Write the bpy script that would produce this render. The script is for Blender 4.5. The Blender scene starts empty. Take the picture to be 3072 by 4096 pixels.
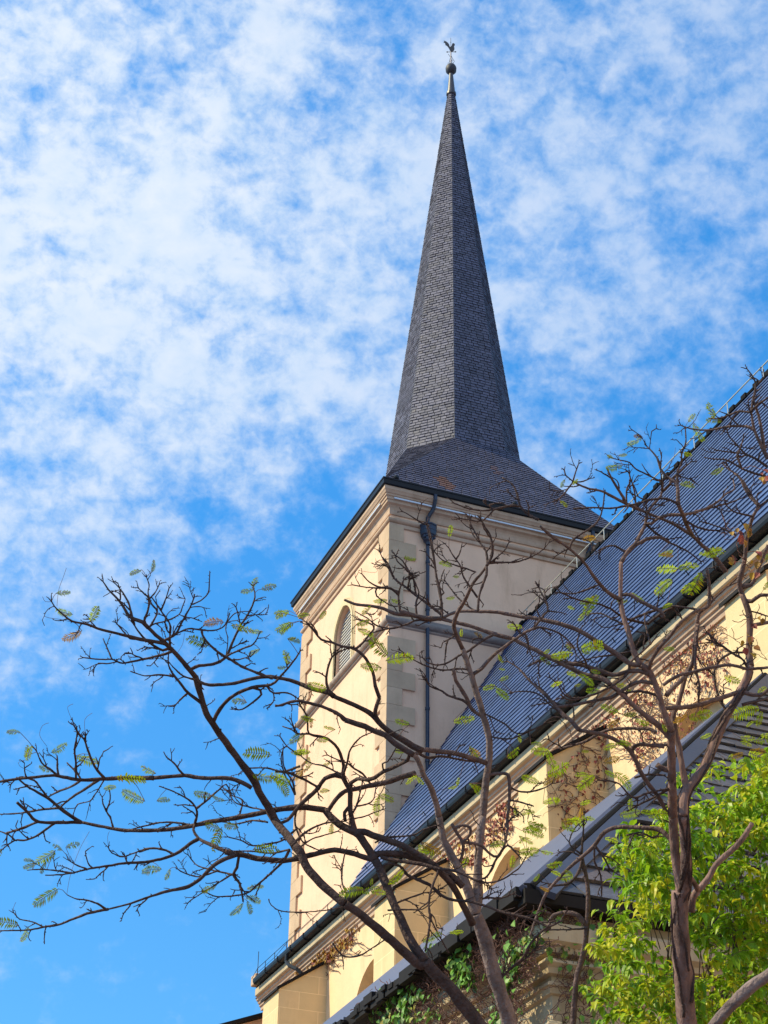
import bpy, math, random
from mathutils import Vector, Matrix, noise
R = random.Random(7)
sc = bpy.context.scene
COL = sc.collection
# ---------------------------------------------------------------- camera (fitted to the photograph)
ZC = 1.6                     # eye height above the ground
FPX, YAW, PIT, ROL = 7160.6, .3741, .5643, .0172
def _rot():
    f = Vector((math.sin(YAW)*math.cos(PIT), math.cos(YAW)*math.cos(PIT), math.sin(PIT)))
    r = Vector((math.cos(YAW), -math.sin(YAW), 0)); u = r.cross(f)
    return r*math.cos(ROL)+u*math.sin(ROL), -r*math.sin(ROL)+u*math.cos(ROL), f
CR, CU, CF = _rot()
cam = bpy.data.objects.new('camera', bpy.data.cameras.new('camera')); COL.objects.link(cam)
cam.data.sensor_fit = 'VERTICAL'; cam.data.sensor_height = 36; cam.data.lens = FPX/4096*36
cam.data.clip_start = .1; cam.data.clip_end = 5000
m3 = Matrix((CR, CU, -CF)).transposed()
cam.matrix_world = Matrix.Translation((0, 0, ZC)) @ m3.to_4x4()
sc.camera = cam
# ---------------------------------------------------------------- sun, sky, exposure
SUN_AZ = Vector((-.97, .24, 0)).normalized(); SUN_EL = math.radians(44)
sd = Vector((SUN_AZ.x*math.cos(SUN_EL), SUN_AZ.y*math.cos(SUN_EL), math.sin(SUN_EL)))
sl = bpy.data.lights.new('sun', 'SUN'); sl.energy = 5.0; sl.angle = math.radians(.5); sl.color = (1, .865, .53)
so = bpy.data.objects.new('sun', sl); COL.objects.link(so); so.rotation_euler = sd.to_track_quat('Z', 'Y').to_euler()
sc.view_settings.view_transform = 'Standard'; sc.view_settings.look = 'None'
sc.view_settings.exposure = 0.27; sc.view_settings.gamma = 1
w = bpy.data.worlds.new('World'); sc.world = w; w.use_nodes = True
nt = w.node_tree; nt.nodes.clear()
def N(t, **k):
    n = nt.nodes.new(t)
    for a, b in k.items(): setattr(n, a, b)
    return n
def L(a, b): nt.links.new(a, b)
def mth(op, a, b=None, c=None, clamp=False):
    n = N('ShaderNodeMath', operation=op); n.use_clamp = clamp
    for i, x in enumerate((a, b, c)):
        if x is None: continue
        if isinstance(x, (int, float)): n.inputs[i].default_value = x
        else: L(x, n.inputs[i])
    return n.outputs[0]
sky = N('ShaderNodeTexSky', sky_type='NISHITA'); sky.sun_disc = False
sky.sun_elevation = SUN_EL; sky.sun_rotation = math.atan2(sd.x, sd.y)
sky.altitude = 0; sky.air_density = 1.0; sky.dust_density = .4; sky.ozone_density = 2.0
tc = N('ShaderNodeTexCoord'); sep = N('ShaderNodeSeparateXYZ'); L(tc.outputs['Generated'], sep.inputs[0])
tint = N('ShaderNodeMix', data_type='RGBA', blend_type='MULTIPLY'); tint.inputs[0].default_value = 1
L(sky.outputs[0], tint.inputs[6]); tint.inputs[7].default_value = (.86, 1.78, 2.15, 1)
# the blue is deeper and richer high up than near the horizon
tg_ = N('ShaderNodeMix', data_type='RGBA'); L(mth('MULTIPLY', mth('SUBTRACT', sep.outputs[2], .22), 2.3, clamp=True), tg_.inputs[0])
tg_.inputs[6].default_value = (.76, 1.66, 2.12, 1); tg_.inputs[7].default_value = (.50, 2.10, 3.05, 1); L(tg_.outputs[2], tint.inputs[7])
# clouds: thin rippled altocumulus in banks, denser towards the upper left
cv = N('ShaderNodeVectorMath', operation='NORMALIZE'); L(tc.outputs['Generated'], cv.inputs[0])
def noise_n(vec, scale, detail, rough, dist=0, off=(0, 0, 0), lac=2.0, sc3=(1, 1, 1)):
    mp = N('ShaderNodeMapping'); mp.inputs['Location'].default_value = off; mp.inputs['Scale'].default_value = sc3; L(vec, mp.inputs[0])
    n = N('ShaderNodeTexNoise', noise_dimensions='3D'); L(mp.outputs[0], n.inputs['Vector'])
    n.inputs['Scale'].default_value = scale; n.inputs['Detail'].default_value = detail
    n.inputs['Roughness'].default_value = rough; n.inputs['Distortion'].default_value = dist; n.inputs['Lacunarity'].default_value = lac
    return n.outputs['Fac']
v0 = cv.outputs[0]
big = noise_n(v0, 11, 3, .5, .2, (3.1, 1.7, 0))
mid = noise_n(v0, 22, 5, .52, .2, (7.7, 2.2, .5))
rip = noise_n(v0, 56, 5, .55, .25, (4.7, 8.2, 2.5), sc3=(1, 1, 1.5))
wv = N('ShaderNodeTexNoise', noise_dimensions='3D'); L(v0, wv.inputs['Vector']); wv.inputs['Scale'].default_value = 34; wv.inputs['Detail'].default_value = 5; wv.inputs['Roughness'].default_value = .6
wa = N('ShaderNodeVectorMath', operation='MULTIPLY_ADD'); L(wv.outputs['Color'], wa.inputs[0]); wa.inputs[1].default_value = (.035, .035, .035); L(v0, wa.inputs[2])
vo = N('ShaderNodeTexVoronoi', feature='SMOOTH_F1', voronoi_dimensions='3D'); L(wa.outputs[0], vo.inputs['Vector']); vo.inputs['Scale'].default_value = 33; vo.inputs['Smoothness'].default_value = .35
puff = mth('SUBTRACT', 1.0, vo.outputs['Distance'])
fine = noise_n(v0, 150, 6, .62, .3, (1.2, 5.2, .9))
def dirpx(x, y):
    return (CF*FPX + CR*(x-1536) - CU*(y-2048)).normalized()
def lobe(x, y, k, amp):
    vm = N('ShaderNodeVectorMath', operation='DOT_PRODUCT'); L(tc.outputs['Generated'], vm.inputs[0]); vm.inputs[1].default_value = dirpx(x, y)
    return mth('MULTIPLY', mth('EXPONENT', mth('MULTIPLY', mth('SUBTRACT', vm.outputs['Value'], 1), k)), amp)
cov = None
for a in [(0, 300, 60, .20), (300, 1300, 60, .30), (1000, 700, 70, .20), (1400, 1500, 200, .20), (500, 2000, 250, .26), (0, 2300, 500, .18), (0, 2750, 900, .20), (2500, 900, 70, .20), (2950, 600, 120, .10), (3000, 1200, 250, .14),
          (2650, 1850, 160, -.30), (3072, 2600, 60, -.3), (1100, 2250, 300, -.22), (700, 3300, 45, -.50), (1550, 200, 900, -.14), (1480, 750, 2500, -.14), (660, 300, 5000, -.20), (1150, 460, 5000, -.22), (180, 320, 9000, -.2), (1000, 950, 1500, -.10)]:
    g = lobe(*a); cov = g if cov is None else mth('ADD', cov, g)
vb = N('ShaderNodeVectorMath', operation='DOT_PRODUCT'); L(tc.outputs['Generated'], vb.inputs[0]); vb.inputs[1].default_value = Vector((.15, -.9, .42)).normalized()
back = mth('EXPONENT', mth('MULTIPLY', mth('SUBTRACT', vb.outputs['Value'], 1), 2.2))       # unseen cloud bank behind the camera, added as fill for the shaded tower face
cov = mth('ADD', cov, mth('MULTIPLY', back, .38))
dens = cov
for n_, k_ in ((big, .9), (mid, 1.15), (rip, 1.1), (fine, .8), (puff, .55)): dens = mth('ADD', dens, mth('MULTIPLY', mth('SUBTRACT', n_, .5), k_))
mr = N('ShaderNodeMapRange', interpolation_type='SMOOTHSTEP'); L(dens, mr.inputs[0])
mr.inputs[1].default_value = -.42; mr.inputs[2].default_value = .74; mr.inputs[3].default_value = 0; mr.inputs[4].default_value = 1
opac = mth('MINIMUM', mth('ADD', .33, mth('ADD', back, mth('ADD', lobe(0, 700, 16, .50), lobe(300, 600, 40, .10)))), .95)
msk = mth('MULTIPLY', mr.outputs[0], opac)
cc = N('ShaderNodeMix', data_type='RGBA'); L(mth('ADD', mth('MULTIPLY', rip, .8), mth('MULTIPLY', mr.outputs[0], .35), clamp=True), cc.inputs[0])
cc.inputs[6].default_value = (4.0, 6.6, 9.6, 1); cc.inputs[7].default_value = (8.9, 9.5, 10.3, 1)
mx = N('ShaderNodeMix', data_type='RGBA'); L(msk, mx.inputs[0]); L(tint.outputs[2], mx.inputs[6]); L(cc.outputs[2], mx.inputs[7])
bg = N('ShaderNodeBackground'); bg.inputs[1].default_value = .083; L(mx.outputs[2], bg.inputs[0])
wo = N('ShaderNodeOutputWorld'); L(bg.outputs[0], wo.inputs[0])
sc.cycles.max_bounces = 5; sc.cycles.transparent_max_bounces = 4

# ---------------------------------------------------------------- materials
def mat(name, base, rough=.8, spec=.3, var=.0, vscale=6, bump=0, bscale=40, tint=0, rust=False, metal=0, joints=None, trans=0, stain=0, coat=0, bdet=4, stretch=None):
    m = bpy.data.materials.new(name); m.use_nodes = True
    t = m.node_tree; b = t.nodes['Principled BSDF']
    b.inputs['Roughness'].default_value = rough; b.inputs['Specular IOR Level'].default_value = spec; b.inputs['Metallic'].default_value = metal
    def n(ty, **k):
        x = t.nodes.new(ty)
        for a, c in k.items(): setattr(x, a, c)
        return x
    def mix(mode, fac, a, bcol):
        x = n('ShaderNodeMix', data_type='RGBA', blend_type=mode)
        if isinstance(fac, (int, float)): x.inputs[0].default_value = fac
        else: t.links.new(fac, x.inputs[0])
        for i, v in ((6, a), (7, bcol)):
            if isinstance(v, tuple): x.inputs[i].default_value = v
            else: t.links.new(v, x.inputs[i])
        return x.outputs[2]
    g = n('ShaderNodeNewGeometry'); vec = g.outputs['Position']
    if stretch:
        mp = n('ShaderNodeMapping'); mp.inputs['Scale'].default_value = stretch; t.links.new(vec, mp.inputs[0]); vec = mp.outputs[0]
    col = (*base, 1)
    if var:
        a = n('ShaderNodeTexNoise'); a.inputs['Scale'].default_value = vscale; a.inputs['Detail'].default_value = 6; a.inputs['Roughness'].default_value = .6
        t.links.new(vec, a.inputs['Vector'])
        r = n('ShaderNodeMapRange'); t.links.new(a.outputs['Fac'], r.inputs[0]); r.inputs[1].default_value = .3; r.inputs[2].default_value = .7
        r.inputs[3].default_value = 1-var; r.inputs[4].default_value = 1+var
        col = mix('MULTIPLY', 1.0, col, (1, 1, 1, 1)); t.links.new(r.outputs[0], t.nodes[-1].inputs[7]) if 0 else None
        x = n('ShaderNodeVectorMath', operation='SCALE'); t.links.new(col, x.inputs[0]); t.links.new(r.outputs[0], x.inputs['Scale']); col = x.outputs[0]
    if tint:
        at = n('ShaderNodeAttribute', attribute_name='tint')
        r = n('ShaderNodeMapRange'); t.links.new(at.outputs['Fac'], r.inputs[0]); r.inputs[3].default_value = 1-tint; r.inputs[4].default_value = 1+tint
        x = n('ShaderNodeVectorMath', operation='SCALE')
        if isinstance(col, tuple): x.inputs[0].default_value = col[:3]
        else: t.links.new(col, x.inputs[0])
        t.links.new(r.outputs[0], x.inputs['Scale']); col = x.outputs[0]
    if rust:
        at = n('ShaderNodeAttribute', attribute_name='rust'); col = mix('MIX', at.outputs['Fac'], col, rust)
    if stain:                     # weathering: dirt patches with a shape of their own
        a = n('ShaderNodeTexNoise'); a.inputs['Scale'].default_value = 1.7; a.inputs['Detail'].default_value = 8; a.inputs['Roughness'].default_value = .7
        mp = n('ShaderNodeMapping'); mp.inputs['Scale'].default_value = (1, 1, .25); t.links.new(g.outputs['Position'], mp.inputs[0]); t.links.new(mp.outputs[0], a.inputs['Vector'])
        r = n('ShaderNodeMapRange'); t.links.new(a.outputs['Fac'], r.inputs[0]); r.inputs[1].default_value = .52; r.inputs[2].default_value = .75; r.inputs[4].default_value = stain
        col = mix('MULTIPLY', r.outputs[0], col, (.52, .47, .42, 1))
    if joints:                    # ashlar blocks with pale mortar
        uv = n('ShaderNodeUVMap', uv_map='uv'); br = n('ShaderNodeTexBrick'); t.links.new(uv.outputs[0], br.inputs[0])
        br.inputs['Scale'].default_value = 1; br.inputs['Brick Width'].default_value = joints[0]; br.inputs['Row Height'].default_value = joints[1]
        br.inputs['Mortar Size'].default_value = .008; br.inputs['Mortar Smooth'].default_value = .3
        br.inputs['Color1'].default_value = (.93, .93, .9, 1); br.inputs['Color2'].default_value = (1.03, 1.0, .98, 1); br.inputs['Mortar'].default_value = (1.28, 1.3, 1.3, 1)
        col = mix('MULTIPLY', 1.0, col, br.outputs['Color'])
    if isinstance(col, tuple): b.inputs['Base Color'].default_value = col
    else: t.links.new(col, b.inputs['Base Color'])
    if bump:
        a = n('ShaderNodeTexNoise'); a.inputs['Scale'].default_value = bscale; a.inputs['Detail'].default_value = bdet; t.links.new(vec, a.inputs['Vector'])
        bp = n('ShaderNodeBump'); bp.inputs['Strength'].default_value = bump; bp.inputs['Distance'].default_value = .02
        t.links.new(a.outputs['Fac'], bp.inputs['Height']); t.links.new(bp.outputs[0], b.inputs['Normal'])
    if trans:
        tr = n('ShaderNodeBsdfTranslucent'); ms = n('ShaderNodeMixShader'); ms.inputs[0].default_value = trans
        if isinstance(col, tuple): tr.inputs[0].default_value = col
        else: t.links.new(col, tr.inputs[0])
        t.links.new(b.outputs[0], ms.inputs[1]); t.links.new(tr.outputs[0], ms.inputs[2]); t.links.new(ms.outputs[0], t.nodes['Material Output'].inputs[0])
    return m
M = dict(
    stucco=mat('stucco', (.83, .54, .375), .9, .15, .06, 1.3, .35, 9, stain=.5),
    stucco_nave=mat('nave_stucco', (.80, .56, .34), .9, .15, .06, 1.3, .35, 9, stain=.45),
    stone=mat('stone', (.57, .40, .27), .9, .15, .10, 2.2, .3, 25, stain=.4, tint=.14),
    ashlar=mat('ashlar', (.72, .54, .31), .9, .15, .06, 2.0, .2, 25, stain=.35, joints=(1.05, .45)),
    moulding=mat('moulding', (.52, .36, .26), .9, .15, .12, 3, .25, 30, stain=.6),
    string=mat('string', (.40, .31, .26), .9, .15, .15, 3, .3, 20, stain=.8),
    string_shaded=mat('shaded_string', (.25, .205, .185), .9, .15, .2, 5, .3, 20, stain=.5),  # darker copy of string, with the shade of the front face in its colour
    render=mat('render', (.50, .39, .26), .9, .15, .10, 2, .2, 20, stain=.6),
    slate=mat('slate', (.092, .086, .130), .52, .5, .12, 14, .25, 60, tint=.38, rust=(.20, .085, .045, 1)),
    slate_base=mat('slate_underlay', (.012, .012, .014), .9, .1),
    slate_blue=mat('roof_slate', (.040, .078, .20), .38, .6, .10, 9, .15, 40, tint=.25),
    slate_near=mat('worn_slate', (.068, .066, .080), .45, .5, .20, 9, .5, 22, tint=.35, rust=(.13, .08, .05, 1)),
    lead=mat('lead', (.085, .09, .14), .5, .4, .08, 3, .1, 10, metal=.0),
    leaddark=mat('lead_flashing', (.048, .052, .078), .45, .4, .10, 3, .1, 10),
    leadcap=mat('lead_cap', (.06, .06, .078), .45, .45, .08, 5, .1, 10),
    gutter=mat('gutter_paint', (.008, .009, .014), .5, .3, .12, 6),
    pipe=mat('pipe_paint', (.016, .026, .055), .38, .5, .12, 6),
    strip=mat('white_trunking', (.62, .68, .78), .4, .5),
    steel=mat('galvanised_steel', (.50, .47, .40), .4, .5, .1, 8, metal=.3),
    iron=mat('vane_iron', (.045, .045, .06), .6, .4, .2, 30),
    mast=mat('vane_mast', (.30, .22, .20), .6, .4, .3, 40),
    timber=mat('dark_timber', (.016, .013, .013), .8, .2, .2, 8),
    louvre=mat('louvre_grey', (.60, .56, .54), .7, .3, .1, 8),
    glass=mat('dark_glass', (.02, .025, .03), .12, .6),
    wframe=mat('window_stone', (.66, .53, .33), .9, .15, .08, 4, .15, 30),
    bark=mat('bark', (.14, .09, .08), .85, .2, .45, 14, .9, 55, bdet=8),
    bark_dark=mat('dark_bark', (.075, .047, .042), .88, .2, .45, 16, .9, 60, bdet=8),
    bark_pale=mat('pale_bark', (.20, .142, .128), .85, .2, .40, 12, .8, 45, bdet=8),
    twig=mat('twig_bark', (.082, .052, .047), .85, .2, .5, 30, .8, 70),
    bark_rough=mat('rough_bark', (.19, .115, .098), .88, .2, .6, 11, 1.0, 38, bdet=8, stretch=(1, 1, .22)),
    frond=mat('frond_green', (.33, .42, .015), .6, .15, .25, 12, trans=.5, tint=.5, rust=(.42, .20, .02, 1)),
    ficus=mat('leaf_green', (.19, .37, .012), .42, .4, .2, 8, trans=.42, tint=.5, rust=(.80, .68, .03, 1)),
    creeper_leaf=mat('creeper_leaf', (.13, .27, .04), .45, .4, .25, 10, trans=.3, tint=.5, rust=(.36, .30, .04, 1)),
    red_leaf=mat('red_leaf', (.24, .060, .045), .6, .3, .3, 12, trans=.2, tint=.6, rust=(.45, .27, .03, 1)),
    stem=mat('creeper_stem', (.15, .08, .065), .9, .1, .3, 20),
    soil=mat('ground_gravel', (.17, .125, .12), .95, .1, .3, .8, .5, 8),
    paving=mat('paving', (.30, .28, .25), .9, .2, .15, 2, .2, 20),
)
# ---------------------------------------------------------------- mesh helper
class MB:
    def __init__(s): s.v = []; s.f = []; s.t = []; s.r = []; s.sm = False
    def vert(s, p): s.v.append(tuple(p)); return len(s.v)-1
    def face(s, pts, tint=.5, rust=0):
        b = len(s.v); s.v.extend(tuple(p) for p in pts); s.f.append(tuple(range(b, b+len(pts)))); s.t.append(tint); s.r.append(rust)
    def idx(s, ids, tint=.5, rust=0): s.f.append(tuple(ids)); s.t.append(tint); s.r.append(rust)
    def box(s, x0, x1, y0, y1, z0, z1, tint=.5):
        b = len(s.v)
        s.v += [(x0, y0, z0), (x1, y0, z0), (x1, y1, z0), (x0, y1, z0), (x0, y0, z1), (x1, y0, z1), (x1, y1, z1), (x0, y1, z1)]
        for q in ((0, 3, 2, 1), (4, 5, 6, 7), (0, 1, 5, 4), (1, 2, 6, 5), (2, 3, 7, 6), (3, 0, 4, 7)): s.idx([b+i for i in q], tint)
    def prism(s, poly, axis, a0, a1, tint=.5):
        """poly: 2-D outline; axis 'x': (y,z) outline extruded from x=a0 to a1; 'y': (x,z) outline; 'z': (x,y) outline"""
        def P(c, a): return {'x': (a, c[0], c[1]), 'y': (c[0], a, c[1]), 'z': (c[0], c[1], a)}[axis]
        n = len(poly); b = len(s.v)
        for a in (a0, a1): s.v += [P(c, a) for c in poly]
        for i in range(n):
            j = (i+1) % n; s.idx([b+i, b+j, b+n+j, b+n+i], tint)
        s.idx([b+i for i in range(n)][::-1], tint); s.idx([b+n+i for i in range(n)], tint)
    def tube(s, pts, rad, sides=6, wob=0, cap=True, tint=.5, sc_=1, seed=0):
        pts = [Vector(p) for p in pts]; n = len(pts)
        if n < 2: return
        if not hasattr(rad, '__len__'): rad = [rad]*n
        up = None; b0 = len(s.v)
        for i, p in enumerate(pts):
            d = (pts[min(i+1, n-1)]-pts[max(i-1, 0)])
            if d.length < 1e-9: d = Vector((0, 0, 1))
            d.normalize()
            if up is None:
                up = d.orthogonal().normalized()
            up = (up-d*up.dot(d))
            if up.length < 1e-6: up = d.orthogonal()
            up.normalize(); w_ = d.cross(up)
            for k in range(sides):
                a = 2*math.pi*k/sides
                r = rad[i]
                if wob: r *= 1+wob*noise.noise(Vector((p.x*sc_*1.0+k*1.7+seed, p.y*sc_, p.z*sc_)))*1.6
                s.v.append(tuple(p+(up*math.cos(a)+w_*math.sin(a))*r))
        for i in range(n-1):
            for k in range(sides):
                k2 = (k+1) % sides
                s.idx([b0+i*sides+k, b0+i*sides+k2, b0+(i+1)*sides+k2, b0+(i+1)*sides+k], tint)
        if cap:
            s.idx([b0+k for k in range(sides)][::-1], tint); s.idx([b0+(n-1)*sides+k for k in range(sides)], tint)
    def lathe(s, c, prof, seg=16, tint=.5):
        b = len(s.v); n = len(prof)
        for r, z in prof:
            for k in range(seg):
                a = 2*math.pi*k/seg; s.v.append((c[0]+r*math.cos(a), c[1]+r*math.sin(a), z))
        for i in range(n-1):
            for k in range(seg):
                k2 = (k+1) % seg; s.idx([b+i*seg+k, b+i*seg+k2, b+(i+1)*seg+k2, b+(i+1)*seg+k], tint)
        s.idx([b+k for k in range(seg)][::-1], tint); s.idx([b+(n-1)*seg+k for k in range(seg)], tint)
    def build(s, name, m, parent=None, smooth=False, label=None, kind=None, uv=False, bevel=0):
        me = bpy.data.meshes.new(name)
        off = parent_loc(parent)
        me.from_pydata([(x-off[0], y-off[1], z+ZC-off[2]) for x, y, z in s.v], [], s.f)
        me.materials.append(M[m] if isinstance(m, str) else m)
        a = me.attributes.new('tint', 'FLOAT', 'FACE'); a.data.foreach_set('value', s.t)
        if any(s.r):
            a = me.attributes.new('rust', 'FLOAT', 'FACE'); a.data.foreach_set('value', [float(x) for x in s.r])
        if smooth: me.polygons.foreach_set('use_smooth', [True]*len(me.polygons))
        if uv:
            ul = me.uv_layers.new(name='uv')
            for p in me.polygons:
                nn = p.normal; ax = max(range(3), key=lambda i: abs(nn[i]))
                for li in p.loop_indices:
                    c = me.vertices[me.loops[li].vertex_index].co
                    ul.data[li].uv = (c[1], c[2]) if ax == 0 else ((c[0]+.31, c[2]) if ax == 1 else (c[0], c[1]))
        o = bpy.data.objects.new(name, me); COL.objects.link(o)
        if parent: o.parent = parent
        if label: o['label'] = label
        if kind: o['kind'] = kind
        if bevel:
            md = o.modifiers.new('bevel', 'BEVEL'); md.width = bevel; md.segments = 2; md.limit_method = 'ANGLE'
        return o
LOC = {}
def parent_loc(p):
    x = [0, 0, 0]
    while p is not None:
        l = LOC.get(p.name, (0, 0, 0)); x = [x[i]+l[i] for i in range(3)]; p = p.parent
    return x
def thing(name, loc, label, cat, group=None):
    o = bpy.data.objects.new(name, None); COL.objects.link(o); o.location = loc; LOC[o.name] = tuple(loc)
    o['label'] = label; o['category'] = cat
    if group: o['group'] = group
    return o
def px(x, y, D):               # a point of the view at forward distance D (relative to the eye)
    return (CF + CR*((x-1536)/FPX) - CU*((y-2048)/FPX))*D
def ray(x, y): return CF*FPX + CR*(x-1536) - CU*(y-2048)
def on_v(x, y, v): d = ray(x, y); return d*(v/d.x)
def on_u(x, y, u): d = ray(x, y); return d*(u/d.y)

# ---------------------------------------------------------------- ground
g = MB(); n = 24
for i in range(n):
    for j in range(n):
        x0 = -1500+3000*i/n; y0 = -1500+3000*j/n
        g.face([(x0, y0, -ZC), (x0+125, y0, -ZC), (x0+125, y0+125, -ZC), (x0, y0+125, -ZC)])
o = g.build('ground', 'soil', kind='structure')
g = MB(); g.box(9.2, 15.3, 24.5, 60, -ZC-.05, -ZC+.006); g.build('path', 'paving', kind='structure')

# ---------------------------------------------------------------- slates
def slates(mb, A, B, C, D, n, wdt, t, gap, rnd, base=None, rustf=None, tv=1.0, jit=1.0):
    """slate courses on the plane A-B (bottom edge) to D-C (top edge)"""
    A, B, C, D = map(Vector, (A, B, C, D))
    nrm = (B-A).cross(D-A)
    if nrm.length < 1e-9: nrm = (C-A).cross(D-A)
    nrm.normalize()
    if base is not None: base.face([A-nrm*.004, B-nrm*.004, C-nrm*.004, D-nrm*.004])
    for i in range(n):
        s0, s1 = i/n, min(1, (i+1.0)/n)
        a0 = A.lerp(D, s0); b0 = B.lerp(C, s0); a1 = A.lerp(D, s1); b1 = B.lerp(C, s1)
        L_ = (b0-a0).length
        if L_ < .01: continue
        e = (b0-a0)/L_
        cuts = [0]; x = -wdt*(.5 if i % 2 else 0) + wdt*rnd.uniform(-.12, .12)
        while x < L_:
            x += wdt*rnd.uniform(.82, 1.18)
            if .03 < x < L_-.03: cuts.append(x)
        cuts.append(L_)
        L1 = (b1-a1).length
        for k in range(len(cuts)-1):
            f0, f1 = cuts[k]/L_, cuts[k+1]/L_
            g0 = gap/2/L_ if k else 0; g1 = gap/2/L_ if k < len(cuts)-2 else 0
            f0 += g0; f1 -= g1
            if f1 <= f0: continue
            # keep the joints square to the course where the face tapers
            def top(f):
                q = a0.lerp(b0, f); s_ = (q-a1).dot(e)/max(L1, 1e-6); return a1.lerp(b1, min(1, max(0, s_)))
            j = (1+rnd.uniform(-.32, .32)*jit)*t; jl = rnd.uniform(-.2, .2)*t*jit; drop = rnd.uniform(-.05, .05)/n*jit
            dn = (A-D)*drop
            p0 = a0.lerp(b0, f0)+nrm*(j+jl)+dn; p1 = a0.lerp(b0, f1)+nrm*(j-jl)+dn
            p2 = top(f1)+nrm*(.15*t); p3 = top(f0)+nrm*(.15*t)
            q0 = p0-nrm*(j+jl)*.75; q1 = p1-nrm*(j-jl)*.75
            tt = .5+rnd.uniform(-.5, .5)*tv
            rs = rustf((p0+p2)/2) if rustf else 0
            b = len(mb.v); mb.v += [tuple(p0), tuple(p1), tuple(p2), tuple(p3), tuple(q0), tuple(q1)]
            mb.idx([b, b+1, b+2, b+3], tt, rs); mb.idx([b+4, b+5, b+1, b], tt*.3-.35, rs)  # lower edge tinted darker than the slate, its shade put into the colour
            mb.idx([b+4, b, b+3], tt, rs); mb.idx([b+5, b+2, b+1], tt, rs)

# ================================================================ CHURCH
CX0, CY0 = 19.83, 44.33
church = thing('church', (CX0, CY0, 0), 'cream rendered church with tall slate broach spire and steep blue slate nave roof', 'church')
HW = 3.66                       # half width of the tower wall
XW, YW = CX0-HW, CY0-HW
tw = MB(); tw.box(XW, CX0+HW, YW, CY0+HW, -ZC-.1, 28.3)
# the wall with a real lancet recess: build the left face in strips round the opening
tw = MB()
Z0, Z1 = -ZC-.1, 28.3
WU, WS, WT, WH = CY0-.02, 24.30, 25.3, .74     # window centre (u), sill, springing, half width
def lancet(hw, spring, rise, n=9):
    """pointed arch outline from right springing over the apex to left springing, offsets (du,z)"""
    r = (hw*hw+rise*rise)/(2*hw); out = []
    a_max = math.asin(min(1, rise/r))
    for i in range(n+1):
        a = a_max*i/n; out.append((hw-r+r*math.cos(a), spring+r*math.sin(a)))
    return out + [(-a, b) for a, b in out[-2::-1]]
def wall_with_arches(mb, v, u0, u1, z0, z1, arches, depth, inward=1):
    """plane x=v facing -x from u0..u1 with arched holes (uc,sill,spring,hw,rise) and their reveals"""
    arches = sorted(arches)
    x = u0
    for (uc, sill, spring, hw, rise) in arches:
        mb.face([(v, x, z0), (v, x, z1), (v, uc-hw, z1), (v, uc-hw, z0)])
        mb.face([(v, uc-hw, z0), (v, uc-hw, sill), (v, uc+hw, sill), (v, uc+hw, z0)])
        o_ = [(uc+a, b) for a, b in lancet(hw, spring, rise)][::-1]     # left to right
        for i in range(len(o_)-1):
            mb.face([(v, o_[i][0], o_[i][1]), (v, o_[i][0], z1), (v, o_[i+1][0], z1), (v, o_[i+1][0], o_[i+1][1])])
        ring = [(uc-hw, sill)] + o_ + [(uc+hw, sill)]
        for i in range(len(ring)):
            a, b = ring[i], ring[(i+1) % len(ring)]
            mb.face([(v, a[0], a[1]), (v, b[0], b[1]), (v+depth, b[0], b[1]), (v+depth, a[0], a[1])])
        x = uc+hw
    mb.face([(v, x, z0), (v, x, z1), (v, u1, z1), (v, u1, z0)])
wall_with_arches(tw, XW, YW, CY0+HW, Z0, Z1, [(WU, WS, 25.55, WH, .90)], .30)
tw.face([(XW, YW, Z0), (CX0+HW, YW, Z0), (CX0+HW, YW, Z1), (XW, YW, Z1)])
tw.face([(CX0+HW, YW, Z0), (CX0+HW, CY0+HW, Z0), (CX0+HW, CY0+HW, Z1), (CX0+HW, YW, Z1)])
tw.face([(CX0+HW, CY0+HW, Z0), (XW, CY0+HW, Z0), (XW, CY0+HW, Z1), (CX0+HW, CY0+HW, Z1)])
tower = tw.build('tower_wall', 'stucco', church)
# window: moulded surround, louvres, dark inside
win = MB()
def arch_band(mb, v0, v1, uc, sill, spring, hw, rise, wd):
    a = [(hw, sill)]+lancet(hw, spring, rise)+[(-hw, sill)]; b = [(hw+wd, sill)]+lancet(hw+wd, spring, rise+wd*1.25)+[(-hw-wd, sill)]
    for i in range(len(a)-1):
        p = [(uc+a[i][0], a[i][1]), (uc+a[i+1][0], a[i+1][1]), (uc+b[i+1][0], b[i+1][1]), (uc+b[i][0], b[i][1])]
        mb.face([(v0, *q) for q in p]); mb.face([(v1, *q) for q in p][::-1])
        mb.face([(v0, *p[0]), (v1, *p[0]), (v1, *p[1]), (v0, *p[1])]); mb.face([(v0, *p[3]), (v0, *p[2]), (v1, *p[2]), (v1, *p[3])])
arch_band(win, XW-.05, XW+.05, WU, WS, 25.55, WH, .90, .10)
arch_band(win, XW-.03, XW+.05, WU, WS, 25.55, WH+.125, 1.04, .05)
arch_band(win, XW-.015, XW+.05, WU, WS, 25.55, WH+.20, 1.12, .045)
fr = win.build('tower_window', 'wframe', church)
lv = MB(); z = WS+.04
while z < 26.5:
    hw = WH-.01
    if z > 25.55:
        tt = (z-25.55)/.90
        if tt > 1: break
        hw *= math.sqrt(max(0, 1-tt*tt))*.97
    lv.face([(XW+.15, WU-hw, z-.03), (XW+.15, WU+hw, z-.03), (XW+.27, WU+hw, z+.05), (XW+.27, WU-hw, z+.05)])
    lv.face([(XW+.15, WU-hw, z-.05), (XW+.15, WU+hw, z-.05), (XW+.15, WU+hw, z-.012), (XW+.15, WU-hw, z-.012)])
    z += .105
lv.build('louvres', 'louvre', fr)
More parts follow.
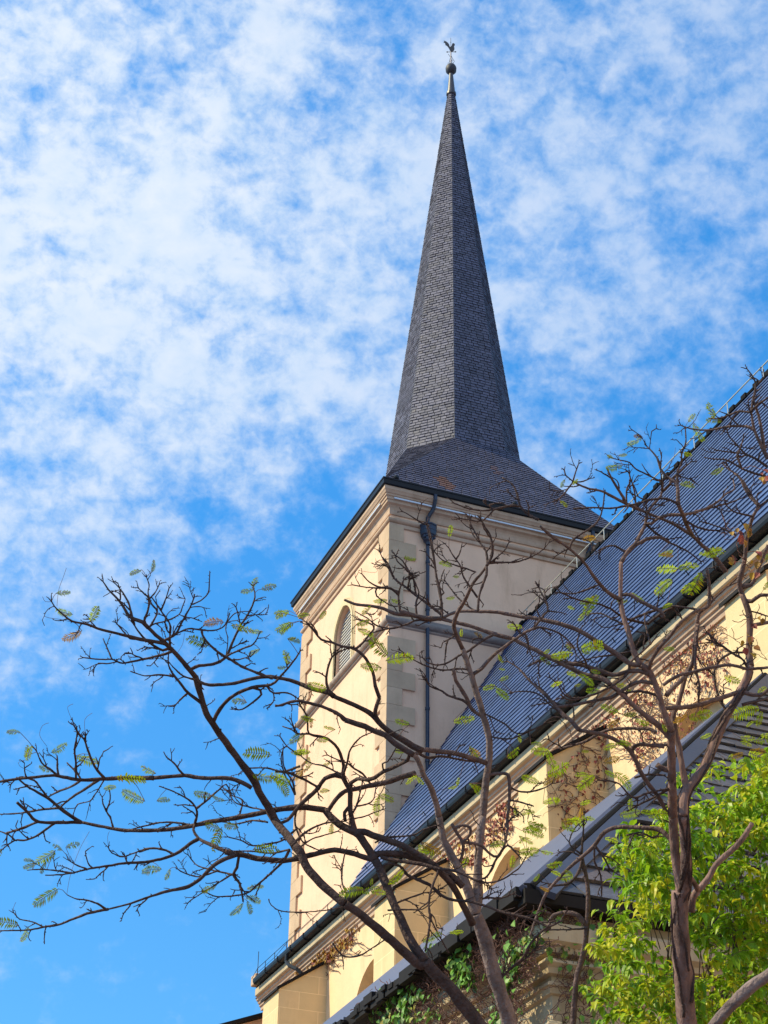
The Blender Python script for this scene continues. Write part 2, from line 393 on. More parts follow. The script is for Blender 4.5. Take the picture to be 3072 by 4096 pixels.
bk = MB(); bk.face([(XW+.29, WU-.6, WS), (XW+.29, WU+.6, WS), (XW+.29, WU+.6, 26.6), (XW+.29, WU-.6, 26.6)]); bk.build('window_back', 'gutter', fr)
# quoins: long and short raised blocks at the visible corners
qn = MB(); z = 27.26; k = 0; pr = .065
while z > 8:
    h = .52; z0 = z-h+.004
    if not (23.95 < z < 24.5) :
        lo = 1.05 if k % 2 == 0 else .56; lo2 = .50 if k % 2 == 0 else .98
        c = .07
        tt = R.uniform(.2, .8)
        for (a, b_, sgn) in ((lo, 'L', 1),):
            qn = MB()
            # near corner: block face on the sunlit side (u) and on the shaded side (v)
            qn.prism([(XW-pr, YW-pr), (XW+lo2*.8, YW-pr), (XW+lo2*.8, YW+.0), (XW, YW), (XW, YW+lo*.72), (XW-pr, YW+lo*.72)], 'z', z0, z, tt); qn.build('quoin', 'stone', tower, bevel=.008)
        qn = MB(); qn.prism([(YW+HW*2-lo*.8, z0+.0), (YW+HW*2-lo*.8-.0, z-.0), (YW+HW*2+pr, z), (YW+HW*2+pr, z0)], 'x', XW-pr, XW, R.uniform(.2, .8)); qn.build('quoin', 'stone', tower, bevel=.008)
        qn = MB(); qn.prism([(XW+HW*2-lo*.8, z0+.0), (XW+HW*2-lo*.8-.0, z-.0), (XW+HW*2+pr, z), (XW+HW*2+pr, z0)], 'y', YW-pr, YW, R.uniform(.2, .8)); qn.build('quoin', 'stone', tower, bevel=.008)
    z -= h; k += 1
def ring_profile(mb, prof, cx, cy, hw):
    """sweep (offset,z) round a square"""
    rows = []
    for o_, z in prof:
        h = hw+o_; rows.append([(cx-h, cy-h, z), (cx+h, cy-h, z), (cx+h, cy+h, z), (cx-h, cy+h, z)])
    for i in range(len(rows)-1):
        for k in range(4):
            k2 = (k+1) % 4; mb.face([rows[i][k], rows[i][k2], rows[i+1][k2], rows[i+1][k]])
cn = MB(); ring_profile(cn, [(0, 27.62), (.04, 27.62), (.05, 27.68), (.045, 27.76), (.06, 27.84), (.10, 27.90), (.17, 27.94), (.17, 28.02), (.20, 28.03), (.20, 28.11), (.235, 28.13), (.235, 28.19), (.26, 28.20), (.285, 28.26), (.31, 28.30), (.31, 28.40), (0, 28.42)], CX0, CY0, HW)
cn.build('tower_cornice', 'moulding', church)
def torus_prof(z, r, k=7, o0=0): return [(o0, z-r)]+[(o0+r*math.sin(math.pi*i/k), z-r*math.cos(math.pi*i/k)) for i in range(1, k)]+[(o0, z+r)]
st = MB(); ring_profile(st, [(0, 27.20), (.05, 27.22), (.05, 27.32)]+torus_prof(27.44, .085, 8, .02)+[(0, 27.56)], CX0, CY0, HW)
st.build('string_course', 'moulding', tower)
st = MB(); ring_profile(st, [(0, 23.97), (.05, 23.99)]+torus_prof(24.14, .10, 8, .05)+[(.03, 24.30), (0, 24.36)], CX0, CY0, HW)
st.build('string_course', 'string', tower)
st = MB(); pf = [(.0, 23.96)]+[(a+.012, b) for a, b in torus_prof(24.14, .105, 8, .05)]+[(.04, 24.31), (0, 24.37)]  # front run laid over the ring, shade put into its darker colour
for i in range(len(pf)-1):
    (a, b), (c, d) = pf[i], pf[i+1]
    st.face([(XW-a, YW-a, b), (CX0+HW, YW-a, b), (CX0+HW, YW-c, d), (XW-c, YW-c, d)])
st.build('string_course', 'string_shaded', tower, label='string course run coloured darker for the shaded face')
gt = MB(); ring_profile(gt, [(.24, 28.41), (.34, 28.41), (.365, 28.43), (.38, 28.56), (.40, 28.57), (.40, 28.61), (.36, 28.61), (.35, 28.54), (.1, 28.54)], CX0, CY0, HW)
gt.build('tower_gutter', 'gutter', church)
ls = MB(); zz_ = 28.045
ls.box(XW+.02, CX0+HW-.1, YW-.245, YW-.215, zz_, zz_+.045); ls.build('light_trunking', 'strip', church)
ls = MB(); ls.box(XW-.245, XW-.215, YW+.25, CY0+HW-.1, zz_, zz_+.045); ls.build('light_trunking', 'strip', church)
# spire -------------------------------------------------------------
ZO, RO, TO, ZA, ZG = 32.10, 2.03, .884, 49.38, 28.55
def rp(h, t, z):
    return [(CX0-t, CY0-h, z), (CX0+t, CY0-h, z), (CX0+h, CY0-t, z), (CX0+h, CY0+t, z), (CX0+t, CY0+h, z), (CX0-t, CY0+h, z), (CX0-h, CY0+t, z), (CX0-h, CY0-t, z)]
top = rp(.115, .05, ZA); oct_ = rp(RO, TO, ZO)
sp = MB(); sb = MB(); rs_ = random.Random(3)
rc = on_u(1775, 1935, YW+.1); rc2 = on_u(1985, 1895, YW+.9)
def rustf(p):
    d = ((p.x-rc.x)/.26)**2+((p.z-rc.z)/.42)**2; d2 = ((p.x-rc2.x)/.12)**2+((p.z-rc2.z)/.35)**2
    return .8 if (d < 1+rs_.uniform(-.4, .4)) else (.45 if d2 < 1+rs_.uniform(-.4, .3) else 0)
for k in range(8):
    k2 = (k+1) % 8
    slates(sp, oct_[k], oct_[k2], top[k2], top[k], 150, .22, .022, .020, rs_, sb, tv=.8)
# flared foot: square at the eave, octagon at the top
NS = 10; rows = []
for i in range(NS+1):
    s = i/NS; h = RO+(HW+.36-RO)*(.94*s+.06*s*s); c = (RO-TO)*(1-s)**1.05+.05*s
    z = ZO-(ZO-ZG)*s
    rows.append(rp(h, h-c, z))
for i in range(NS):
    for k in range(8):
        k2 = (k+1) % 8
        card = k % 2 == 0
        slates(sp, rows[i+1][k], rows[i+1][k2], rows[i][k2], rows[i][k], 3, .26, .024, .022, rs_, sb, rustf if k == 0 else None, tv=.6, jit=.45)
spire = sp.build('spire', 'slate', church); sb.build('roof_boarding', 'slate_base', spire)
hp = MB()
for k in range(8): hp.tube([oct_[k], top[k]], [.018, .012], 5, tint=.5)
for k in range(8): hp.tube([r_[k] for r_ in rows], .02, 5)
hp.build('hip_capping', 'leaddark', spire)
cp = MB(); cp.lathe((CX0, CY0), [(.16, 49.30), (.185, 49.32), (.185, 49.42), (.165, 49.44), (.15, 49.46), (.075, 50.42), (.06, 50.5)], 20); cp.build('lead_collar', 'leadcap', spire, smooth=False)
bl = MB(); bl.lathe((CX0, CY0), [(.05, 50.44), (.12, 50.48), (.20, 50.58), (.205, 50.68), (.21, 50.73), (.195, 50.79), (.16, 50.86), (.05, 50.90)], 24); bl.build('ball_finial', 'iron', spire, smooth=True)
# weathervane ---------------------------------------------------------
vane = thing('weathervane', (CX0, CY0, 50.88+ZC), 'dark iron cockerel weathervane standing on the ball at the tip of the spire', 'weathervane')
q = MB(); q.tube([(CX0, CY0, 50.85), (CX0, CY0, 51.62)], .022, 8); q.build('mast', 'mast', vane)
q = MB(); q.tube([(CX0, CY0, 51.6), (CX0, CY0, 52.38)], .009, 6); q.lathe((CX0, CY0), [(.005, 52.12), (.02, 52.14), (.005, 52.16)], 8); q.build('rod', 'iron', vane)
E_ = Vector((CR.x, CR.y, 0)).normalized()            # plane of the cockerel, as the wind has set it
def vp(a, z, off=0): return (CX0+E_.x*a+(-E_.y)*off, CY0+E_.y*a+E_.x*off, z)
q = MB()
body = [(-.02, 51.66), (.04, 51.64), (.10, 51.67), (.135, 51.74), (.14, 51.82), (.125, 51.90), (.135, 51.96), (.155, 51.985), (.14, 52.01), (.155, 52.03), (.135, 52.07), (.10, 52.09), (.06, 52.07), (.045, 52.02), (.03, 51.95), (.0, 51.90), (-.03, 51.88), (-.05, 51.93), (-.06, 52.0), (-.10, 52.09), (-.17, 52.17), (-.25, 52.215), (-.275, 52.20), (-.215, 52.17), (-.26, 52.14), (-.28, 52.11), (-.23, 52.12), (-.21, 52.10), (-.225, 52.06), (-.19, 52.06), (-.215, 52.0), (-.18, 51.98), (-.12, 51.91), (-.07, 51.80)]
bb = len(q.v); nb = len(body)
for s_ in (-.012, .012): q.v += [vp(a, z, s_) for a, z in body]
q.f.append(tuple(range(bb, bb+nb))); q.t.append(.5); q.r.append(0); q.f.append(tuple(range(bb+nb, bb+2*nb))[::-1]); q.t.append(.5); q.r.append(0)
for i in range(nb): j = (i+1) % nb; q.idx([bb+i, bb+j, bb+nb+j, bb+nb+i])
q.build('cockerel', 'iron', vane)
q = MB(); A_ = Vector(vp(-.17, 51.74, .12)); B_ = Vector(vp(.20, 51.50, -.12))
q.tube([A_, B_], .012, 6); q.tube([A_, A_.lerp(B_, .1)], [.004, .03], 6); q.tube([B_.lerp(A_, .16), B_.lerp(A_, .10), B_], [.012, .032, .002], 6); q.build('arrow', 'iron', vane)
q = MB()
q.tube([vp(-.10, 51.50), vp(-.05, 51.40), vp(0, 51.28), vp(.03, 51.15), vp(0, 51.05)], .008, 5)
q.tube([vp(.0, 51.44), vp(.04, 51.33), vp(.08, 51.22), vp(.13, 51.12), vp(.09, 51.02), vp(.04, 50.95), vp(.05, 50.9)], .009, 5)
q.tube([vp(-.0, 51.35, .04), vp(-.05, 51.25, .05), vp(-.04, 51.15, .05), vp(.04, 51.08, .04), vp(.06, 51.2, 0)], .008, 5)
q.tube([vp(-.05, 51.18), vp(-.06, 51.08), vp(-.03, 50.95), vp(-.02, 50.9)], .008, 5)
q.tube([vp(-.02, 50.95), vp(-.12, 50.96), vp(-.12, 51.02), vp(-.09, 51.05)], .006, 5); q.build('scrollwork', 'iron', vane)
# downpipes on the shaded face ---------------------------------------
def downpipe(xc, xt, hop, zb):
    yb = YW-.10; root = MB()
    root.tube([(xt, YW-.33, 28.42), (xt, YW-.33, 28.25), (xt-.01, YW-.22, 28.0), (xc, yb, 27.72), (xc, yb, 27.4 if hop else 24.3)], .06, 8)
    root.tube([(xc, yb, 27.1), (xc, yb, zb)], .055, 8)
    z = 26.2
    while z > zb: root.tube([(xc, yb, z), (xc, yb, z+.07)], .070, 8); z -= 1.55
    o_ = root.build('downpipe', 'pipe', church, smooth=False)
    if hop:
        h = MB(); h.lathe((xc, yb-.03), [(.07, 26.78), (.09, 26.86), (.15, 26.92), (.16, 27.0), (.19, 27.02), (.19, 27.05), (.23, 27.08), (.25, 27.2), (.26, 27.21), (.26, 27.24), (.24, 27.25), (.24, 27.36), (.27, 27.38), (.27, 27.42), (.20, 27.42), (.18, 27.3)], 8)
        for sx in (-1, 1): h.lathe((xc+sx*.15, yb-.12), [(.02, 26.96), (.045, 26.98), (.045, 27.04), (.02, 27.06)], 8)
        h.build('hopper', 'pipe', o_, bevel=.01)
downpipe(17.30, 17.44, True, 17.0)
downpipe(22.50, 22.60, True, 24.5)
# floodlights on the gutter
for (fx, fy, fl) in ((XW+.02, YW-.30, 'near corner'), (CX0+.15, YW-.36, 'middle'), (CX0+HW+.28, YW-.30, 'far corner')):
    q = MB(); c = Vector((fx, fy, 28.70))
    q.tube([(fx, fy, 28.52), (fx, fy, 28.62)], .015, 6); q.tube([c+Vector((-.02, .07, -.03)), c+Vector((.02, -.06, .02)), c+Vector((.03, -.09, .03))], [.05, .085, .06], 10)
    q.tube([c+Vector((-.1, 0, -.08)), c+Vector((-.1, 0, .02)), c+Vector((0, 0, .11)), c+Vector((.1, 0, .02)), c+Vector((.1, 0, -.08)), c+Vector((-.1, 0, -.08))], .008, 5)
    q.build('floodlight', 'gutter', church)

# nave ---------------------------------------------------------------
VE, ZE, VR, ZR = 15.06, 15.96, 20.10, 24.62          # eave and ridge lines
WV = 15.54; U0, U1 = -6.0, YW-.02                    # nave wall plane, near and far ends
rs2 = random.Random(5)
nr = MB(); nb_ = MB()
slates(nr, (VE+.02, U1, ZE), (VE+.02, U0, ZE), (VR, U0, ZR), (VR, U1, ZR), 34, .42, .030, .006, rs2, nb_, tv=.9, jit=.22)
nb_.face([(VR, U1, ZR), (VR, U0, ZR), (2*VR-VE, U0, ZE), (2*VR-VE, U1, ZE)])
nave_roof = nr.build('nave_roof', 'slate_blue', church); nb_.build('roof_boarding', 'slate_base', nave_roof)
q = MB(); q.tube([(VR, U0, ZR+.04), (VR, U1, ZR+.04)], .05, 6)
for i in range(90): u_ = U0+(U1-U0)*i/90; q.box(VR-.07, VR+.07, u_, u_+.20, ZR-.02, ZR+.10)
q.build('ridge_tiles', 'slate_base', nave_roof)
vg = MB(); n_ = 34                                   # slate ends along the verge
q = MB(); q.prism([(VE+.1, ZE-.1), (VE+.1, ZE+.05), (VR, ZR-.08), (VR, ZR-.25)], 'y', U1-.15, U1-.03); q.build('verge_board', 'gutter', nave_roof)
rl = MB(); rl.tube([(VR-.05, U0, ZR+.33), (VR-.05, U1-.3, ZR+.33)], .018, 6)
u_ = U1-.8
while u_ > 8: rl.tube([(VR-.05, u_, ZR), (VR-.05, u_, ZR+.33)], .014, 5); u_ -= 1.55
rl.build('ridge_rail', 'steel', church)
# nave wall with windows (bays between buttresses)
BU = [12.4, 20.05, 27.69, 35.21, 43.05]; BW = 1.22; BV = 14.24
ar = [((BU[i]+BW+BU[i+1])/2, 10.6, 12.62, 1.42, 1.52) for i in range(4)]
nw = MB(); UE = 48.35
wall_with_arches(nw, WV, U0, UE, -ZC-.1, 15.75, ar, .55)
nw.face([(WV, UE, -ZC), (WV, UE, 15.75), (17.5, UE, 15.75), (17.5, UE, -ZC)])
nw.face([(VE+.5, U1+.0, 15.5), (2*VR-VE-.5, U1, 15.5), (VR, U1, ZR-.3)])
nw.build('nave_wall', 'stucco_nave', church)
for (uc, sill, spring, hw, rise) in ar:
    f_ = MB()
    arch_band(f_, WV+.30, WV+.42, uc, sill, spring, hw-.16, rise-.22, .17)
    arch_band(f_, WV+.40, WV+.50, uc, sill, spring, hw-.30, rise-.40, .16)
    f_.box(WV+.42, WV+.52, uc-.07, uc+.07, sill, spring+rise-.5)
    for s_ in (-1, 1): arch_band(f_, WV+.42, WV+.52, uc+s_*.58, sill, spring-.25, .42, .75, .10)
    fo = f_.build('nave_window', 'wframe', church)
    g_ = MB(); g_.face([(WV+.52, uc-hw, sill), (WV+.52, uc+hw, sill), (WV+.52, uc+hw, spring+rise), (WV+.52, uc-hw, spring+rise)]); g_.build('glazing', 'glass', fo)
for i, u_ in enumerate(BU):
    b_ = MB(); b_.prism([(BV, -ZC-.1), (BV, 14.16), (WV+.0, 15.02), (WV+.0, -ZC-.1)], 'y', u_, u_+BW)
    bo = b_.build('buttress', 'ashlar', church, uv=True)
    c_ = MB(); c_.prism([(BV-.07, 14.13), (BV-.07, 14.20), (WV, 15.12), (WV, 15.03)], 'y', u_-.06, u_+BW+.06); c_.build('buttress_cap', 'timber', bo)
# nave cornice and gutter
def run_profile(mb, prof, v, u0, u1):
    for i in range(len(prof)-1):
        (a, b), (c, d) = prof[i], prof[i+1]
        mb.face([(v-a, u0, b), (v-a, u1, b), (v-c, u1, d), (v-c, u0, d)])
    mb.face([(v-a, u1, b) for a, b in prof]); mb.face([(v-a, u0, b) for a, b in prof][::-1])
q = MB(); run_profile(q, [(0, 15.22), (.05, 15.22), (.06, 15.30), (.10, 15.33), (.10, 15.38), (.14, 15.40), (.16, 15.46), (.20, 15.48), (.20, 15.53), (.24, 15.545), (0, 15.55)], WV, U0, UE+.05); q.build('nave_cornice', 'moulding', church)
q = MB(); run_profile(q, [(0, 15.55), (.27, 15.55), (.29, 15.57), (.29, 15.76), (0, 15.76)], WV, U0, UE-.1); q.build('nave_frieze', 'render', church)
q = MB(); run_profile(q, [(.2, 15.80), (.40, 15.79), (.455, 15.82), (.475, 15.87), (.475, 15.95), (.455, 15.965), (.41, 15.965), (.40, 15.90), (.2, 15.88)], WV, U0, 47.95)
u_ = 8.
while u_ < 47: q.tube([(WV-.485, u_, 15.96), (WV-.49, u_, 15.84), (WV-.42, u_, 15.775), (WV-.3, u_, 15.77)], .014, 5); u_ += 1.05
q.build('nave_gutter', 'gutter', church)
q = MB(); q.box(WV-.25, WV+1.5, YW-.02, 48.3, 15.77, 15.86); q.build('low_roof', 'slate_base', church)
q = MB(); q.box(15.15, 15.55, 48.0, 48.42, 15.86, 16.16); q.build('parapet_stub', 'moulding', church, bevel=.03)
# guard wires and rod on the far low roof
q = MB(); pts = []
for u_ in (40.9, 42.0, 43.1, 44.2, 45.2, 46.2, 47.0, 47.7):
    q.tube([(VE+.05, u_, 15.93), (VE+.05, u_, 16.20)], .010, 5); pts.append((VE+.05, u_, 16.19))
q.tube(pts, .008, 4); q.tube([(p[0]+.03, p[1], p[2]-.1*(i > 4)) for i, p in enumerate(pts)], .006, 4)
q.tube([(VE+.05, 47.7, 16.19), (VE+.02, 48.1, 16.0)], .008, 4); q.build('guard_wire', 'gutter', church)
q = MB(); q.tube([(VE+.12, 47.9, 15.9), (VE+.12, 47.9, 16.75)], .010, 5); q.build('lightning_rod', 'gutter', church)
# swan neck and downpipe at buttress A
q = MB(); q.tube([(VE+.05, 45.15, 15.82), (VE+.05, 45.15, 15.62), (VE+.08, 44.95, 15.45), (VE+.2, 44.7, 15.30), (VE+.3, 44.62, 15.18), (VE+.34, 44.6, 14.95), (VE+.34, 44.6, 8)], .055, 8)
q.box(VE+.22, VE+.46, 44.46, 44.74, 14.95, 15.10); q.build('downpipe', 'gutter', church, smooth=False)
# small clips on the roof near the eave (snow hooks)
q = MB()
for i in range(34):
    u_ = 9+i*.93; q = MB(); p = Vector((VE+.25, u_, ZE+.40)); q.tube([p, p+Vector((-.08, 0, .10)), p+Vector((-.10, 0, .02))], .012, 4); q.build('snow_hook', 'gutter', nave_roof)

# annex at the far end ----------------------------------------------------
ax = thing('annex', (16, 51, 0), 'low cream lean-to wing with dark sloping eave beyond the far end of the nave', 'annex')
q = MB(); q.prism([(13.4, -ZC), (13.4, 14.30), (15.9, 15.25), (19, 15.25), (19, -ZC)], 'y', 49.0, 54); q.build('wall', 'stucco', ax)
q = MB(); q.prism([(13.1, 14.20), (13.1, 14.30), (15.95, 15.40), (15.95, 15.28)], 'y', 48.75, 54.2); q.build('roof', 'timber', ax)

# ================================================================ NEAR BUILDING (hipped slate roof)
NX, NY, NZ = 5.557, 11.197, 4.662
KP = .91
near = thing('chapel_apse', (NX+3, NY+3, 0), 'low cream annexe with hipped dark slate roof and lead hips, overgrown by creeper', 'building')
T = 7.4
rs3 = random.Random(11)
nr = MB(); nb_ = MB()
def nrust(p): return .55 if (p.z < NZ+.55 and rs3.random() < .18) else 0
slates(nr, (NX, NY, NZ), (NX+2*T+3, NY, NZ), (NX+T+3, NY+T, NZ+T*KP), (NX+T, NY+T, NZ+T*KP), 29, .46, .030, .020, rs3, nb_, nrust)
zs = MB(); zs.face([(NX-.01, NY+16, NZ-.02), (NX-.01, NY-.0, NZ-.02), (NX+T, NY+T, NZ+T*KP-.02), (NX+T, NY+16, NZ+T*KP-.02)])
for i in range(24): zs.box(NX-.03, NX+.25, NY+.4+i*.65, NY+.415+i*.65, NZ+.0, NZ+.05)
roof = nr.build('slate_roof', 'slate_near', near); zs.build('lead_sheet', 'lead', roof); nb_.build('roof_boarding', 'slate_base', roof)
# lead hip: an upstand roll with two aprons
hd = Vector((1, 1, KP)).normalized(); H0 = Vector((NX, NY, NZ)); H1 = H0+Vector((1, 1, KP))*T
nF = Vector((0, -KP, 1)).normalized(); nL = Vector((-KP, 0, 1)).normalized()
eF = nF.cross(hd).normalized(); eL = nL.cross(hd).normalized()
if eF.x < 0: eF = -eF
if eL.y < 0: eL = -eL
def apron(mb, P0, P1, e, nrm, w0, w1, h):
    a, b = P0+e*w0+nrm*h, P0+e*w1+nrm*h; c, d = P1+e*w1+nrm*h, P1+e*w0+nrm*h
    mb.face([a, b, c, d]); mb.face([b, b-nrm*.05, c-nrm*.05, c]); mb.face([a, a-nrm*.05, b-nrm*.05, b]); mb.face([a, d, d-nrm*.05, a-nrm*.05])
q = MB(); S0 = H0+hd*.02
apron(q, S0, H1, eF, nF, .060, .22, .040); q.build('hip_flashing', 'leaddark', roof)
UPP = Vector((0, 0, 1)); PS = (H0-hd*.02+Vector((-.02, .0, 0)), H1)
q = MB(); q.tube([PS[0]-UPP*.0, PS[1]-UPP*.0], .035, 6)
q.face([PS[0]-UPP*.06+Vector((-.02, 0, 0)), PS[1]-UPP*.06+Vector((-.02, 0, 0)), PS[1]+UPP*.03, PS[0]+UPP*.03])
q.build('hip_flashing', 'lead', roof)
q = MB(); q.tube([H0+Vector((.03, -.02, .0)), H1+Vector((.03, -.02, .0))], .035, 8); q.build('hip_roll', 'slate_base', roof)
# left eave: pale lead edge along the top, rough dark slates' ends below
q = MB(); run_profile(q, [(-.45, NZ-.10), (-.03, NZ-.09), (.02, NZ-.06), (.03, NZ+.03), (-.05, NZ+.04)], NX, NY-.03, NY+16)
rr = random.Random(4)
for i in range(220):
    u_ = NY+rr.uniform(0, 15); q.box(NX-.07-rr.uniform(0, .03), NX-.03, u_, u_+rr.uniform(.05, .3), NZ-rr.uniform(.02, .10), NZ+rr.uniform(-.02, .04))
q.build('eave_edge', 'timber', roof)
q = MB(); q.box(NX+.0, NX+20, NY-.02, NY+.03, NZ-.10, NZ-.005); q.box(NX+.04, NX+20, NY+.03, NY+.36, NZ-.10, NZ-.08); q.box(NX-.03, NX+.10, NY-.04, NY+.08, NZ-.12, NZ-.01); q.build('eave_board', 'timber', roof)
WX, WY = NX+.25, NY+.14
q = MB(); q.prism([(WX, WY), (NX+20, WY), (NX+20, NY+16), (WX, NY+16)], 'z', -ZC-.1, NZ-.08); q.build('wall', 'render', near)
def corner_profile(mb, prof):
    for i in range(len(prof)-1):
        (a, b), (c, d) = prof[i], prof[i+1]
        mb.face([(WX-a, WY-a, b), (NX+20, WY-a, b), (NX+20, WY-c, d), (WX-c, WY-c, d)])
        mb.face([(WX-a, NY+16, b), (WX-a, WY-a, b), (WX-c, WY-c, d), (WX-c, NY+16, d)])
for zt, zb, e in ((4.46, 4.27, .12), (4.20, 4.12, .085), (4.04, 3.98, .05)):
    q = MB(); corner_profile(q, [(0, zb-.03), (e*.5, zb-.02), (e*.6, zb+.02), (e, zb+.05), (e, zt-.03), (e*.8, zt), (0, zt+.01)]); q.build('cornice_band', 'render', near)
q = MB(); corner_profile(q, torus_prof(3.70, .06, 8, .02)); q.build('cornice_band', 'render', near)
# ================================================================ TREES (limbs follow the ones in the photograph, each at its own distance)
CROPS = dict(A=(0, 2200, .7233), B=(0, 3000, .7233), C=(1100, 2000, .5425), D=(1100, 2800, .5003), E=(900, 3266, .5003), F=(2242, 1400, .5003),
             G=(1500, 3266, .5003), H=(2242, 2500, .5003), I=(1600, 2100, .5003), J=(2242, 1900, .5003), K=(1850, 2500, .5003), L=(2242, 3266, .5003), Q=(1400, 1500, .6028))
def crop_pts(c, s):
    ox, oy, k = CROPS[c]; a = [float(x) for x in s.replace(';', ' ').replace(',', ' ').split()]
    return [(ox+a[i]*k, oy+a[i+1]*k) for i in range(0, len(a), 2)]
